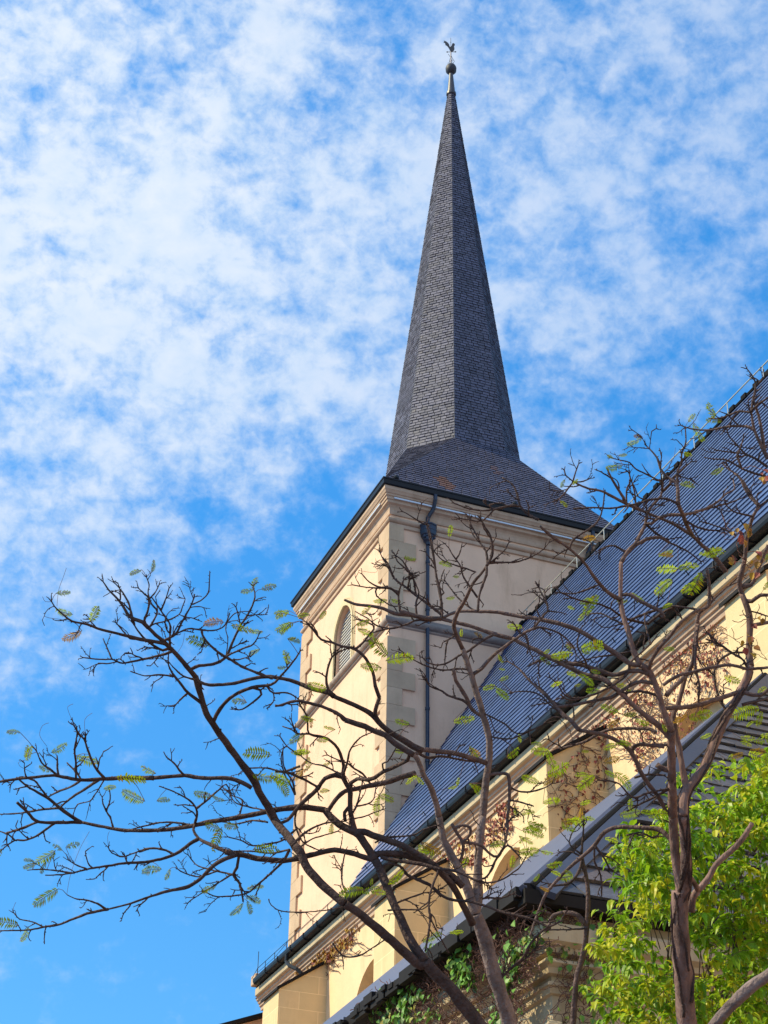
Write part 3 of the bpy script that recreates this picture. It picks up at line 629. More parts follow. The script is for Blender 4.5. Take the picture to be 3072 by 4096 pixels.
# tree | crop | radius at start, at end (photo pixels) | points
LIMBS = """
b|G|33 27|1080,1690 1050,1560 1000,1400 950,1250 900,1050 850,900 805,780
b|G|22 13|800,790 760,640 720,530 660,400 600,290 548,190 530,100 510,0
b|D|13 9|1320,930 1290,830 1260,740 1220,650 1180,580 1150,500 1110,440 1040,390
b|G|21 16|815,780 820,640 820,500 832,250 860,0
b|K|16 11|165,1490 190,1250 212,1080 218,960 200,850 160,700 130,600 100,500 70,400 40,310 0,190
b|I|10 5|500,989 450,880 430,820 430,780 460,700 520,600 580,470 640,400 690,330
b|I|5 2.5|690,330 735,250 740,200 735,150 720,80 670,0 640,-60
b|I|4 1.6|690,330 700,310 770,300 860,300 950,290 1050,255 1150,190 1190,140
b|I|3 1.6|720,310 770,260 830,210 870,140
b|I|4.5 2|700,300 690,220 640,140 610,80 580,20 550,-40
b|I|3 1.6|640,140 600,100 560,30 530,0
b|I|4.5 4|690,330 690,400 650,510 630,580 622,690
b|K|7 4|80,410 150,350 250,240 400,130 520,50 600,20
b|I|5 2.5|1060,790 1150,720 1180,690 1175,630 1140,560 1110,500
b|I|3 1.6|1175,630 1120,580 1065,535
b|I|3 1.6|1165,600 1150,520 1125,460
b|K|4 2|520,50 600,20 680,30 780,70 860,140 900,200 910,240
b|I|4 2|1000,870 1020,920 1025,980 1015,1030
b|I|3.5 1.8|520,1160 450,1150 350,1160 250,1140 150,1100 80,1060 0,1000
b|I|5 2|740,880 650,930 560,1000 480,1040 400,1090 310,1120 220,1100 180,1060
b|I|3.5 1.8|425,860 380,920 340,940 330,980 290,970
b|I|3 1.8|380,920 365,1000 345,1080
b|I|7 6|650,1540 580,1480 530,1380 480,1300 445,1240 430,1200
b|I|5 2|560,1460 500,1400 400,1370 320,1320 240,1290 200,1230 180,1200
b|K|3 2|190,700 280,760 350,800 400,850 460,870 540,840 620,810 680,760 730,735 790,740
b|K|3.2 2|240,880 330,910 420,900 560,850
b|I|4 2|340,740 325,560 290,400 265,250 240,120 215,0
b|K|6 5|240,1210 260,1190 350,1190 372,1230 375,1400 350,1620
b|G|3 2|590,1090 480,890 430,760 440,640
b|K|3.5 2|385,1400 480,1420 570,1450
b|K|3.5 2|380,1300 450,1330 560,1330 660,1300 720,1265
b|G|6 5|612,60 660,140 700,210 700,300 685,390
b|G|6 5|640,90 700,70 760,90 755,150 740,210
b|G|5.5 3|700,210 770,210 860,240 920,300 980,320 1030,240 1060,100 1060,0
b|G|4.5 3|1010,280 960,360 930,430 880,490 850,510
b|G|4 2|1010,270 1060,230 1110,270 1155,320
b|G|3.2 2|640,430 700,460 760,490 860,530 1000,510 1100,450 1160,400 1220,300
b|G|3.2 2|860,530 850,570
b|G|5 4|990,1320 1080,1220 1180,1130 1250,1010 1330,920 1390,885 1500,830
b|G|3.5 3|985,1330 1040,1260 1110,1200 1200,1140 1290,1040 1320,960
b|G|4 2|780,660 900,650 1000,655 1100,620
b|D|11 9|1712,500 1620,478 1540,455 1450,430 1300,410 1180,400 1110,430
b|D|5 3|1150,440 1220,460 1330,450 1450,470 1560,490 1659,500
a|G|30 23|850,1690 700,1500 600,1370 500,1270 400,1160
a|G|20 17|400,1160 330,1060 270,960 210,830 150,700 80,520 30,400 0,350
a|D|17 14|800,1290 720,1150 670,1080 600,1040 520,1000 440,930 400,880
a|D|13 11|400,880 280,860 150,860 0,880
a|B|11 6|1520,331 1300,375 1150,400 1000,430 850,445 700,445 600,430 450,400
a|B|6.5 4.5|450,400 350,400 210,395 150,340 95,290
a|B|5 2|300,405 200,475 130,500 80,500 20,545 0,560 -30,590
a|B|3 2|80,500 50,470 0,450
a|B|4.5 4|210,395 130,430 40,430
a|B|7 3|450,400 400,370 330,320 270,270 210,235 150,200 90,150
a|B|4 2|270,265 230,220 190,170 110,150 60,190
a|B|4 2|330,320 230,330 100,350 0,355
a|B|3.5 1.8|630,415 610,370 590,340 610,270 600,200
a|B|3 1.8|590,340 570,300 565,260
a|B|4 2|1000,430 1050,415 900,400 690,415
a|B|4.5 1.8|1080,400 1090,340 1050,280 960,230 880,200
a|B|4 2|1090,330 1130,290 1200,230 1250,190 1270,230
a|B|9.5 8|1390,210 1340,180 1250,155 1100,155 1020,140 850,155
a|B|8 4|850,155 700,155 580,160 450,165 350,150 300,140 200,150 100,160 0,175 -30,180
a|B|5.5 3|550,165 480,210 400,260 340,300
a|B|4.5 3|450,170 400,200 320,230 280,250
a|B|5 2.5|575,160 530,100 500,40 480,-20 465,-60 430,-100 405,-140
a|B|3 1.8|470,-40 470,-100 480,-90
a|B|4.5 2.5|430,140 420,60 412,0 408,-80
a|B|4 2|320,140 318,100 315,30
a|B|4 2|320,140 280,110 230,70 200,0
a|B|3.5 2|450,160 410,110 370,70
a|B|2.4 1.6|570,180 530,240 500,280 430,300 410,340 420,370
a|B|4 1.6|1020,135 990,110 960,70 920,40 905,10
a|E|19 17|1590,1200 1560,1190 1450,1100 1350,1010 1200,880 1050,760 960,700
a|E|17 18|960,700 850,610 760,530 680,440 640,380 600,290 560,240
a|E|17 16|560,240 500,150 420,60 370,0
a|B|16 15|1510,387 1480,310 1440,250 1400,160 1340,80 1280,0
a|A|15 11|1280,1106 1190,980 1140,900 1110,800 1080,700
a|A|11 7|1080,700 1030,640 960,560 920,520 860,470 820,430
a|A|7 2.2|820,430 790,400 720,370 680,310 640,260 600,220 570,175
a|A|7 2.2|920,520 870,510 780,495 700,475 620,455 540,435 480,410 400,395 340,350 300,310 285,285
a|A|5 2|940,555 900,555 860,535 830,515 790,480 750,430 720,370
a|A|4.5 2|740,410 725,350 710,290 660,210 630,180
a|A|4.5 2|820,425 800,390 820,330 825,270 800,245 765,210
a|A|3.2 1.8|820,420 860,405 930,390 990,355 1010,310 1025,270 1000,265
a|A|3.5 1.2|830,410 850,390 870,340 840,300 820,240 825,190 810,150
a|A|3 1.5|835,265 860,230 880,190
a|A|4.5 2|930,540 940,460 940,410 900,350 860,290 840,250
a|A|3 1.8|890,330 920,260 935,210
a|A|5 2.2|915,505 970,465 1010,390 1050,320 1075,260
a|A|2.4 .7|1060,310 1110,280 1150,240 1158,180 1160,115
a|A|3.5 2|980,465 1040,435 1100,440 1180,445 1240,420 1270,350
a|A|5 2|940,575 860,590 760,610 680,625 620,605 560,605 460,595
a|A|3 1.8|625,610 600,560 570,490
a|A|3 1.8|640,630 590,630 545,625 520,655
a|A|3 2|810,500 720,490 690,460 640,400
a|A|6 2|1105,850 1040,790 1000,740 960,690 930,630 935,575
a|A|3.5 1.8|965,705 890,690 800,695 720,670
a|A|3.5 2.2|1040,795 1000,825 965,865
a|A|3.5 1.8|1060,735 1020,700 970,660 940,610
a|A|6.5 2|1040,655 1100,640 1180,630 1250,590 1290,500 1330,420 1380,340 1410,260 1400,200
a|A|2.2 1.5|1330,420 1320,370 1305,315
a|A|4 1.8|1250,590 1330,550 1400,520 1440,450
a|A|1.6 .8|1250,590 1260,500 1250,420 1300,350 1370,330
a|A|3.5 5|1110,450 1130,490 1200,560 1280,610 1350,650 1450,690 1510,710
a|A|9 3|1185,950 1210,890 1270,820 1340,780 1420,755 1500,745 1560,690 1620,620 1659,560
a|A|5 2|1400,770 1440,775 1445,800 1400,840 1340,880 1290,880
a|A|4 2|1480,750 1510,790 1590,790 1659,830
a|D|4 7|0,45 60,40 120,15 200,10 300,30 400,60 500,110 560,160
a|D|11 13|560,160 650,190 720,210 800,250 880,280 950,340 1040,400 1110,440
a|A|5 7|1070,735 1150,745 1280,740 1380,715 1480,700 1600,720 1659,740
a|C|7 9|184,1355 300,1400 400,1420 435,1448
a|D|9 14|470,-30 560,10 680,60 780,120 850,200 920,260 1040,330 1100,370 1180,410
a|D|12 8|1120,585 1000,620 880,660 740,690 650,710 560,730 500,780 460,830 430,880
a|D|7 6|590,715 610,660 660,630 740,640 800,620 870,570 940,540 1060,480 1060,450
a|D|12 8|640,1020 615,950 600,850 600,720 570,670 540,620 480,600 400,630 350,700
a|D|8 5|350,700 300,750 220,820 170,880 100,960 20,980
a|D|6.5 6|562,970 558,900 560,860
a|D|3.5 2|640,900 650,850 690,700 680,650
a|D|7 2.5|570,660 545,600 550,530 520,430 480,360 420,310 350,290 270,270 260,200 250,120 200,40 180,0
a|D|4 2|560,600 580,490 600,400 640,340 700,290 780,240
a|D|4.5 2|770,660 700,590 620,540 570,500 480,470 420,440
a|D|5 4|0,570 100,580 200,620 330,690
a|D|3 1.8|160,760 130,690 90,620 60,540 50,450 70,380
a|D|3.5 1.8|270,265 180,270 140,240 60,210
a|D|3 1.8|170,260 150,220 130,160
a|D|3.5 2|560,600 500,580 400,530 280,500 200,440
a|D|3 1.8|200,440 120,390 80,350 40,290
a|D|3 1.6|650,870 740,830 790,790 800,700
a|D|3 1.6|640,950 720,930 790,900 850,880
a|D|3.4 2|170,900 160,980 190,1080 240,1150 350,1200
a|D|5 2|160,1130 230,1070 330,1010 430,980 540,980
a|D|3.5 1.8|190,1160 300,1110 400,1080 500,1050
a|D|3.4 1.6|880,590 860,510 900,490 940,430 975,380
a|D|7 7|790,190 800,110 815,40 836,-17
a|C|7 3|770,1459 740,1370 720,1270 670,1170 590,1100 500,1080 420,1050 340,1030 290,970 230,900
a|C|4 2|590,1100 640,1060 690,1000 730,930 610,880
a|C|5 2.4|395,1425 378,1330 385,1260 420,1160 480,1115 560,1090
a|D|14 13|655,1062 715,1055 780,1080 900,1120 1020,1170 1150,1240 1270,1320
a|G|13 15|470,389 520,440 600,530 660,620 700,700 740,780 780,860
a|G|12 14|0,295 40,295 200,300 350,350 500,420 620,480 700,560
a|D|10 11|760,1225 850,1235 1000,1235 1080,1245
a|E|11 11|1185,352 1120,330 1000,290 880,270 760,290 640,320 500,350 400,350 250,335 150,310 0,280
a|B|9 5|1290,572 1250,560 1180,530 1100,490 1070,440 1090,400
a|B|8 3|1310,575 1250,600 1180,640 1120,700 1040,755 930,780 800,820 700,855 600,880
a|B|5 2|600,880 500,900 400,935 330,965 240,980 150,995 0,1000
a|B|3.5 1.8|590,870 540,850 480,830 410,820 370,800
a|B|2.6 1.6|240,975 180,950 110,935 75,900
a|B|6.5 2|1100,490 1050,520 980,570 900,600 800,620 690,625 600,640 500,655 400,680 330,690 250,692
a|B|4.5 1.8|960,570 900,550 820,545 740,570 680,590 620,570 600,540
a|B|3 1.6|480,660 430,640 380,610
a|B|3 1.6|400,680 330,670 240,660 150,665
a|B|5.5 3|1330,600 1310,650 1290,690 1325,740 1340,800 1345,840
a|B|3.5 1.8|1280,690 1200,670 1120,650 1080,630 1040,580
a|B|3.5 1.8|1280,700 1200,740 1120,790 1070,820 1040,845
a|B|3 1.8|1200,680 1100,700 1020,680 970,650
a|B|5 1.8|1600,550 1570,610 1500,680 1430,740 1370,790 1300,805 1200,810 1130,795
a|B|3.5 1.6|1480,400 1400,390 1300,410 1250,400 1170,390
a|B|4 1.8|1640,430 1560,500 1480,520 1400,530 1330,500 1260,480
a|B|3.5 1.6|1600,540 1500,570 1400,560 1260,530
a|B|3.2 1.6|1310,340 1340,280 1280,250 1230,210
a|B|3.5 1.6|1480,330 1400,320 1300,290 1270,230
a|B|4 2|1659,90 1560,120 1480,100 1380,90
a|B|3.4 2|1659,260 1620,180 1570,90 1560,0
a|D|7 4|820,1220 860,1260 950,1280 1080,1300 1200,1320 1310,1350 1450,1370 1600,1440 1659,1450
a|D|4.5 5|860,1350 900,1310 1000,1330 1060,1400 1150,1440 1250,1490 1330,1570
a|G|5.5 4|330,490 440,550 550,640 640,670 760,680 900,720 1000,760 1130,790 1250,820 1390,885
a|G|4 3|510,430 490,480 450,580 430,700 440,800 430,920 400,1080
a|E|3 2|860,1010 900,1070 960,1120 1080,1110 1180,1050 1280,1000
a|E|3.4 2|960,700 980,640 940,540 935,430 970,320
a|E|2 1|350,660 370,710 450,755 600,765 800,750 960,745
a|G|3.4 2|100,750 200,745 380,740 440,700
a|G|3.4 2|170,690 280,650 400,610 480,600 560,540
a|G|3.5 2|70,160 170,160 300,150 400,100 500,70
a|G|3 2|0,210 60,180 100,150
c|L|40 33|1010,1690 1000,1500 985,1300 970,1150 965,1000 960,850 955,700 960,600
c|L|21 19|945,650 960,560 945,480 920,300 905,150 900,0
c|H|20 16|902,1530 898,1400 890,1200 885,1000 892,850
c|H|15 12|892,860 850,760 805,640 780,540 745,440 700,360 640,320
c|J|12 8|640,1520 590,1430 550,1280 500,1120 480,960 485,700
c|J|8 3|485,700 530,620 590,560 640,470 680,390 690,310 740,240 800,170 820,60
c|L|22 20|975,700 995,600 1005,400 990,150 980,0
c|H|20 15|980,1531 985,1400 1010,1320 1080,1230 1160,1120 1210,1000 1260,880 1320,740 1400,600 1450,500 1490,420 1520,330
c|J|15 12|1519,1540 1505,1400 1515,1200 1500,1080 1450,950
c|J|11 6|1450,950 1430,850 1470,700 1490,500 1540,330 1590,250
c|F|6 2|1590,1240 1500,1150 1430,1020 1340,950 1290,900
c|F|4 3|1590,1250 1659,1200 1720,1150
c|J|9 8|1460,900 1520,880 1560,800 1600,700 1659,560
c|F|9 4|1659,870 1600,750 1550,640 1525,500
c|F|5 2|1525,500 1540,400 1560,290 1540,220 1490,150
c|F|5.5 2|1540,640 1480,610 1350,610 1250,630 1150,640 1050,630 960,600
c|F|4.5 2|1530,495 1430,490 1350,520 1250,550 1190,545
c|F|3 1.8|1560,300 1590,250 1570,200
c|F|3 1.8|1590,270 1630,210
c|F|4.5 3|1530,480 1600,420 1659,380
c|F|6 4|1625,800 1600,600 1570,480 1560,400
c|H|14 8|1000,1310 975,1150 950,1000 900,740 940,640 980,480 1010,390
c|H|8 6|1010,390 1060,300 1070,170 1100,0
c|J|7 5|1060,1380 1080,1300 1110,1100 1180,1050 1190,900 1170,760
c|J|4 2|1180,1050 1240,980 1330,900 1400,860
c|H|9 8|860,1540 850,1500 780,1370 700,1270 640,1170 590,1060 540,990 460,930 350,880 200,850 150,840
c|K|8 2.2|933,840 860,760 780,690 720,620 640,540 560,470 450,350 360,290
c|L|8 6|870,230 800,110 650,90 480,85 390,100 330,150 280,220 200,300 100,380 0,480
c|G|5.5 3|1500,480 1380,600 1320,720 1280,830 1240,960
c|H|13 9|870,900 780,800 700,740 640,690 560,620 490,550 400,480
c|K|11 8|1190,480 1130,435 960,390 860,340 740,280 620,220 500,160 400,110
c|I|9 8|900,910 740,870 600,820 450,780 330,750
c|I|8 7|330,750 200,745 100,720 0,690
c|C|7 4|1000,850 880,835 800,800 700,780 580,765 510,735
c|C|4 2|1235,880 1150,890 1050,885 960,920 880,945 800,940 740,920 680,870 640,850 590,820
c|C|3.5 2|900,940 780,960 700,990
c|J|11 9|620,1530 560,1510 500,1470 430,1420 350,1370 230,1290 120,1230 0,1190
c|I|9 6|1283,790 1100,750 950,730 800,700 650,690 520,690 430,700 330,725
c|C|5 2|1225,880 1225,750 1195,600 1170,400 1150,280 1130,180
c|C|3 1.8|1130,200 1050,150 990,110 940,85
c|C|5.5 2|1230,850 1130,770 1040,700 960,640 880,580 850,520 800,440 770,380
c|C|4 2|985,655 990,540 940,450 890,410
c|C|3.5 1.8|870,560 840,480 820,410
c|C|3.5 2|1050,700 1020,580 990,530 900,450 870,410
c|C|4 2|930,790 910,700 950,590 1010,540
c|C|4.5 2|930,700 850,650 760,640 680,590 640,545
c|C|3.5 1.6|900,670 820,650 750,650 650,640 570,625
c|C|3.5 2|1060,820 1040,760 1060,680 1060,580
c|C|3 1.8|740,650 750,710 860,780 900,790
c|C|3.5 2|1500,820 1430,790 1350,720 1270,620 1250,590
c|I|4 1.8|620,580 570,510 500,400 480,320 430,250 380,170
c|I|3 1.6|605,375 530,350 410,310 340,280 300,200
c|I|2.6 1.6|620,420 600,380 570,400 565,450
c|I|3 1.8|460,270 470,240 490,180
c|I|3 1.8|320,570 350,540 340,480
c|H|10 9|820,660 900,662 970,660 1100,640 1230,600 1350,560 1460,545
c|H|8 6|1460,545 1540,560 1600,560 1659,520
c|H|6 4|1450,640 1520,620 1600,600 1659,580
c|H|8 7|700,400 650,370 550,370 420,400 330,370 170,320 100,310 0,300
c|K|6 3|790,300 700,250 600,290 520,330
c|H|7 5|730,470 690,455 600,460 500,520 400,580 250,610 100,640 0,640
c|K|4.5 2|790,640 720,610 640,520 550,440
c|H|4.5 3|560,380 480,440 350,520 220,570 80,600 0,560
c|K|4.5 2|1170,385 1050,400 960,310 700,330
c|H|5.5 2|540,340 560,300 620,240 700,170 760,100
c|H|6.5 4|760,860 700,830 450,830 330,860 200,930 100,960 0,990
c|H|7 6|720,330 740,260 800,170 880,80 940,0
c|J|6 5|880,1250 960,1180 1080,1090 1150,1050
c|H|6 5|820,480 950,400 1080,370 1200,340 1350,320 1500,350 1659,340
c|H|8 7|850,560 900,500 960,450 1010,390
c|H|5.5 3|1130,0 1080,200 1080,350 1110,480 1100,600
c|H|5 3.5|1310,690 1260,560 1230,400 1260,300 1350,230 1460,220
c|H|4.5 3|1500,340 1450,270 1380,230 1280,160 1160,110
c|H|3.5 2|1260,150 1200,80 1170,60
c|H|6.5 5|830,975 800,970 700,960 620,960 580,1000 590,1080
c|H|4.5 3|590,1220 700,1195 840,1200
c|H|4 2.4|870,1300 700,1340 600,1380 540,1350 450,1260 300,1240
c|H|11 10|865,1170 800,1140 768,1115
c|H|4 3|880,1290 740,1380 600,1450 530,1490
c|H|4 3|640,300 600,260 560,180
c|J|6.5 6|500,960 560,960 640,1010 720,1050 800,1090 830,1140
c|J|9.5 5|480,1010 420,970 340,900 250,790 180,690 70,590 0,540
c|I|6 4|1283,140 1200,80 1120,10
c|Q|5 2|1250,960 1190,930 1130,870 1110,790 1080,730 1010,680
c|Q|4.5 2|1120,865 1050,870 960,890 880,900 800,890 740,870 690,850
c|Q|3.5 2|960,890 900,950 850,970 730,950
c|J|4 2|70,590 100,520 200,450 290,380 330,290 350,160
c|F|10 5|1320,1770 1250,1680 1180,1600 1130,1560 1060,1490 970,1430 880,1380 760,1330 640,1280
c|F|6 3|640,1280 530,1230 450,1190 330,1130 200,1100 100,1050
c|F|3 2|100,1050 40,1000 30,960
c|F|3 2|80,1070 30,1150 -20,1200
c|F|3 1.8|90,1050 120,980 145,910
c|F|2.6 1.6|110,1080 180,1050 240,1025
c|F|5.5 3|520,1220 500,1180 440,1080 400,1010 370,940
c|F|3.4 2|540,1200 530,1110 560,1050 540,970 500,980
c|F|3.4 2|620,1250 590,1130 570,1000
c|F|3 1.8|680,1200 620,1170 600,1110 600,1040
c|F|4.5 3|940,1235 850,1190 730,1195 640,1220 530,1245 400,1265 250,1260 100,1270
c|F|7 7|1060,1480 1010,1400 980,1320 965,1200
c|F|7 2|965,1200 930,1080 850,1010 800,950 770,860 710,790 690,770
c|F|1.6 .8|700,780 640,690 575,640
c|F|1.4 .8|705,780 720,720 730,650 765,628
c|F|4.5 1.5|930,1060 940,960 970,900 970,830 1000,740 1008,620
c|F|3 1.8|970,840 960,800 945,775
c|F|3.4 1.4|800,1020 700,1000 600,950 550,900 470,880 400,860
c|F|3.4 2|820,1150 810,1100 808,1030 780,980
c|F|4.5 2|830,1130 870,1080 900,1020 1050,890
c|J|6 5|980,300 860,320 780,350 720,390 700,420
c|J|5.5 2|980,305 1100,290 1220,240 1330,150 1390,110 1380,40
c|J|3.6 2|1090,290 1250,250 1360,220 1460,180
c|J|4.5 3.5|680,370 720,430 800,490 870,540
c|J|6.5 5|600,590 640,540 700,510 800,500 870,540
c|J|4.5 2|530,600 440,570 380,570 290,610
c|J|4.5 2|1010,350 1080,410 1180,440 1300,440
c|J|3.4 2|1400,480 1300,430 1220,400 1110,370
c|J|3.4 2|880,540 960,580 1030,620 1120,690
c|J|6.5 4|1590,240 1530,180 1480,90 1430,20 1400,-20
c|J|3.4 2|1520,330 1440,310 1380,290 1320,280
c|J|7.5 6|1490,1000 1530,1010 1600,960 1659,960
c|J|3.4 2|1530,1060 1600,1110 1659,1130
c|J|6.5 6|1540,1210 1600,1190 1659,1180
c|F|5 2|1640,1010 1500,970 1420,930 1330,880 1230,870 1150,860
c|F|5 2|1650,930 1560,870 1480,830 1420,770 1350,690 1320,640
c|F|3.4 1.8|1480,830 1380,820 1300,810 1240,800
c|F|4 2|1440,970 1410,850 1440,780 1460,710
c|J|3.4 2|300,900 200,920 100,950 0,940
c|J|5 2.5|700,1190 560,1160 470,1120 400,1070 300,1030 150,1000 0,960
c|J|4.5 4|550,1165 650,1120 760,1080 900,1050 1080,1045
c|J|5 4|700,1190 800,1110 920,1050
c|J|4 2|580,1220 450,1170 330,1110 240,1110
c|J|4 2|690,1320 680,1200 665,1100
c|K|3.4 2|1340,230 1200,240 1050,260 900,280
c|K|4 2|1050,400 1000,340 980,280 930,200 920,120 960,0
c|K|4 2|900,380 850,300 800,260 740,270
c|K|4 2|950,600 860,580 800,540 760,470 700,420
c|K|3.4 2|820,740 700,640 620,560 520,530 380,540
c|K|3.4 2|870,790 890,700 900,640
c|K|6 3.5|1640,950 1500,960 1430,950 1360,970 1340,1010
c|K|5 3|1540,580 1480,540 1400,530 1280,540 1180,520
d|L|13 11|95,1700 110,1500 130,1300 170,1150 200,1000 212,870
d|L|8.5 6|212,870 222,650 210,500 185,400 165,300
d|L|4.5 2|165,300 180,180 185,30 190,-30
d|L|8.5 7|205,880 150,800 90,775 20,770
d|G|7 5|1500,770 1430,790 1400,830 1395,890 1360,910
d|L|3.5 2|195,905 50,905 -60,905 -140,930
d|L|5 4|162,330 160,400 120,480 50,540 -20,550 -100,555
d|L|3 2|160,330 110,290 60,280 0,285
d|L|3 2|150,300 100,250 70,200 110,100 160,20
c|L|3.5 2.4|285,230 270,350 320,470 330,640
c|L|4.5 3|295,245 360,350 390,430
c|L|3.5 3|780,130 750,170 640,130 530,150
e|L|25 21|1190,1720 1300,1580 1400,1480 1520,1370 1659,1270 1800,1180 2000,1080
c|L|17 14|1045,760 1060,650 1100,590
c|L|13 10|1100,590 1180,500 1240,390 1340,300 1430,210 1530,60
c|L|12 8|1100,600 1050,500 1030,430
"""
TREES = dict(
    a=dict(D=7.6, name='bare_tree', bark='bark_dark', seed=1, label='dark bare tree whose stem leans far left, its limbs reaching across the sky and tower'),
    b=dict(D=8.6, name='bare_tree', bark='bark_pale', seed=2, label='pale barked tree forking into two upright stems in front of the nave eave'),
    c=dict(D=9.3, name='bare_tree', bark='bark_rough', seed=3, label='rough barked vine-wrapped tree with twin stems in front of the slate hip roof'),
    d=dict(D=10.2, name='bare_sapling', bark='bark', seed=4, label='thin crooked sapling with one upright stem before the creeper-hung annexe wall'),
    e=dict(D=6.2, name='leaning_trunk', bark='bark_pale', seed=5, label='thick bare limb slanting up to the right across the bottom right corner'))
placed = {k: [] for k in TREES}          # (x, y, D)
limbs = {k: [] for k in TREES}
rt = random.Random(21)
def near_depth(key, x, y, tol):
    best = None
    for (a, b, D) in placed[key]:
        d = (a-x)**2+(b-y)**2
        if d < tol*tol and (best is None or d < best[0]): best = (d, D)
    return best[1] if best else None
def catmull(P, step):
    out = []
    n = len(P)
    for i in range(n-1):
        p0, p1, p2, p3 = P[max(i-1, 0)], P[i], P[i+1], P[min(i+2, n-1)]
        d = math.hypot(p2[0]-p1[0], p2[1]-p1[1]); m = max(1, int(d/step))
        for j in range(m):
            t = j/m
            out.append(tuple(.5*((2*p1[c])+(-p0[c]+p2[c])*t+(2*p0[c]-5*p1[c]+4*p2[c]-p3[c])*t*t+(-p0[c]+3*p1[c]-3*p2[c]+p3[c])*t**3) for c in (0, 1)))
    out.append(P[-1]); return out
for line in LIMBS.strip().splitlines():
    key, cr, rr_, pts = line.split('|'); r0, r1 = [float(x) for x in rr_.split()]
    P = crop_pts(cr, pts)
    if r0 < 9: r0 *= 1.22; r1 = max(r1*1.22, 2.1)
    for e_ in (0, -1):
        bq = None
        for (a, b, D) in placed[key]:
            d = (a-P[e_][0])**2+(b-P[e_][1])**2
            if d < 24*24 and (bq is None or d < bq[0]): bq = (d, a, b)
        if bq: P[e_] = (bq[1], bq[2])
    base = TREES[key]['D']
    d0 = near_depth(key, *P[0], 34); d1 = near_depth(key, *P[-1], 34)
    Ltot = sum(math.hypot(P[i+1][0]-P[i][0], P[i+1][1]-P[i][1]) for i in range(len(P)-1))
    lm = Ltot*base/FPX
    swing = rt.uniform(-.55, .55)*lm
    if not placed[key]: d0 = base; swing = 0
    if d0 is None and d1 is None: d0 = base+rt.uniform(-.25, .25); d1 = d0+swing*.5
    elif d0 is None: d0 = d1+swing
    elif d1 is None: d1 = d0+swing
    lim = 1.5
    d0 = min(max(d0, base-lim), base+lim*.6); d1 = min(max(d1, base-lim), base+lim*.6)
    S = catmull(P, 11 if r0 < 8 else 16)
    n = len(S); path = []
    wseed = rt.uniform(0, 100)
    for i, (x, y) in enumerate(S):
        t = i/(n-1); D = d0+(d1-d0)*t
        r = r0+(r1-r0)*t
        j = min(1.6, .9+r*.03)
        if 0 < i < n-1:
            x += noise.noise(Vector((i*.55, wseed, 0)))*j*1.6; y += noise.noise(Vector((i*.55, wseed, 9)))*j*1.6
        path.append((x, y, D, r))
    for x, y, D, r in path: placed[key].append((x, y, D))
    limbs[key].append((path, r0))
def knobs(path, rnd, thin):
    """points and radii in metres, with nodes and small swellings"""
    pts, rad = [], []
    for i, (x, y, D, r) in enumerate(path):
        k = 1
        if thin: k = 1+.38*(rnd.random()-.35)
        elif r < 12: k = 1+.14*(rnd.random()-.4)
        pts.append(px(x, y, D)); rad.append(max(.0007, r*D/FPX*k*.97))
    return pts, rad
def twig(mb, x, y, D, ang, ln, r, rnd, depth, tips):
    n = max(3, int(ln/9)); path = [(x, y, D, r)]
    bend = rnd.uniform(-.05, .05); dz = rnd.uniform(-.3, .3)*ln*D/FPX/n
    for i in range(n):
        ang += bend+rnd.uniform(-.28, .28)
        x += math.cos(ang)*ln/n; y += math.sin(ang)*ln/n; D += dz
        path.append((x, y, D, r*(1-.45*(i+1)/n)))
        if depth and rnd.random() < .22:
            twig(mb, x, y, D, ang+rnd.choice((-1, 1))*rnd.uniform(.5, .95), ln*rnd.uniform(.3, .55), r*.8, rnd, depth-1, tips)
        elif rnd.random() < .35:            # spur
            a = ang+rnd.choice((-1, 1))*rnd.uniform(.7, 1.3); s = rnd.uniform(3.5, 8)
            mb.tube([px(x, y, D), px(x+math.cos(a)*s, y+math.sin(a)*s, D)], [r*.85*D/FPX, r*.55*D/FPX], 4)
    p, q = knobs(path, rnd, True); mb.tube(p, q, 5)
    tips.append((x, y, D, ang))
TIPS = []
tree_obj = {}
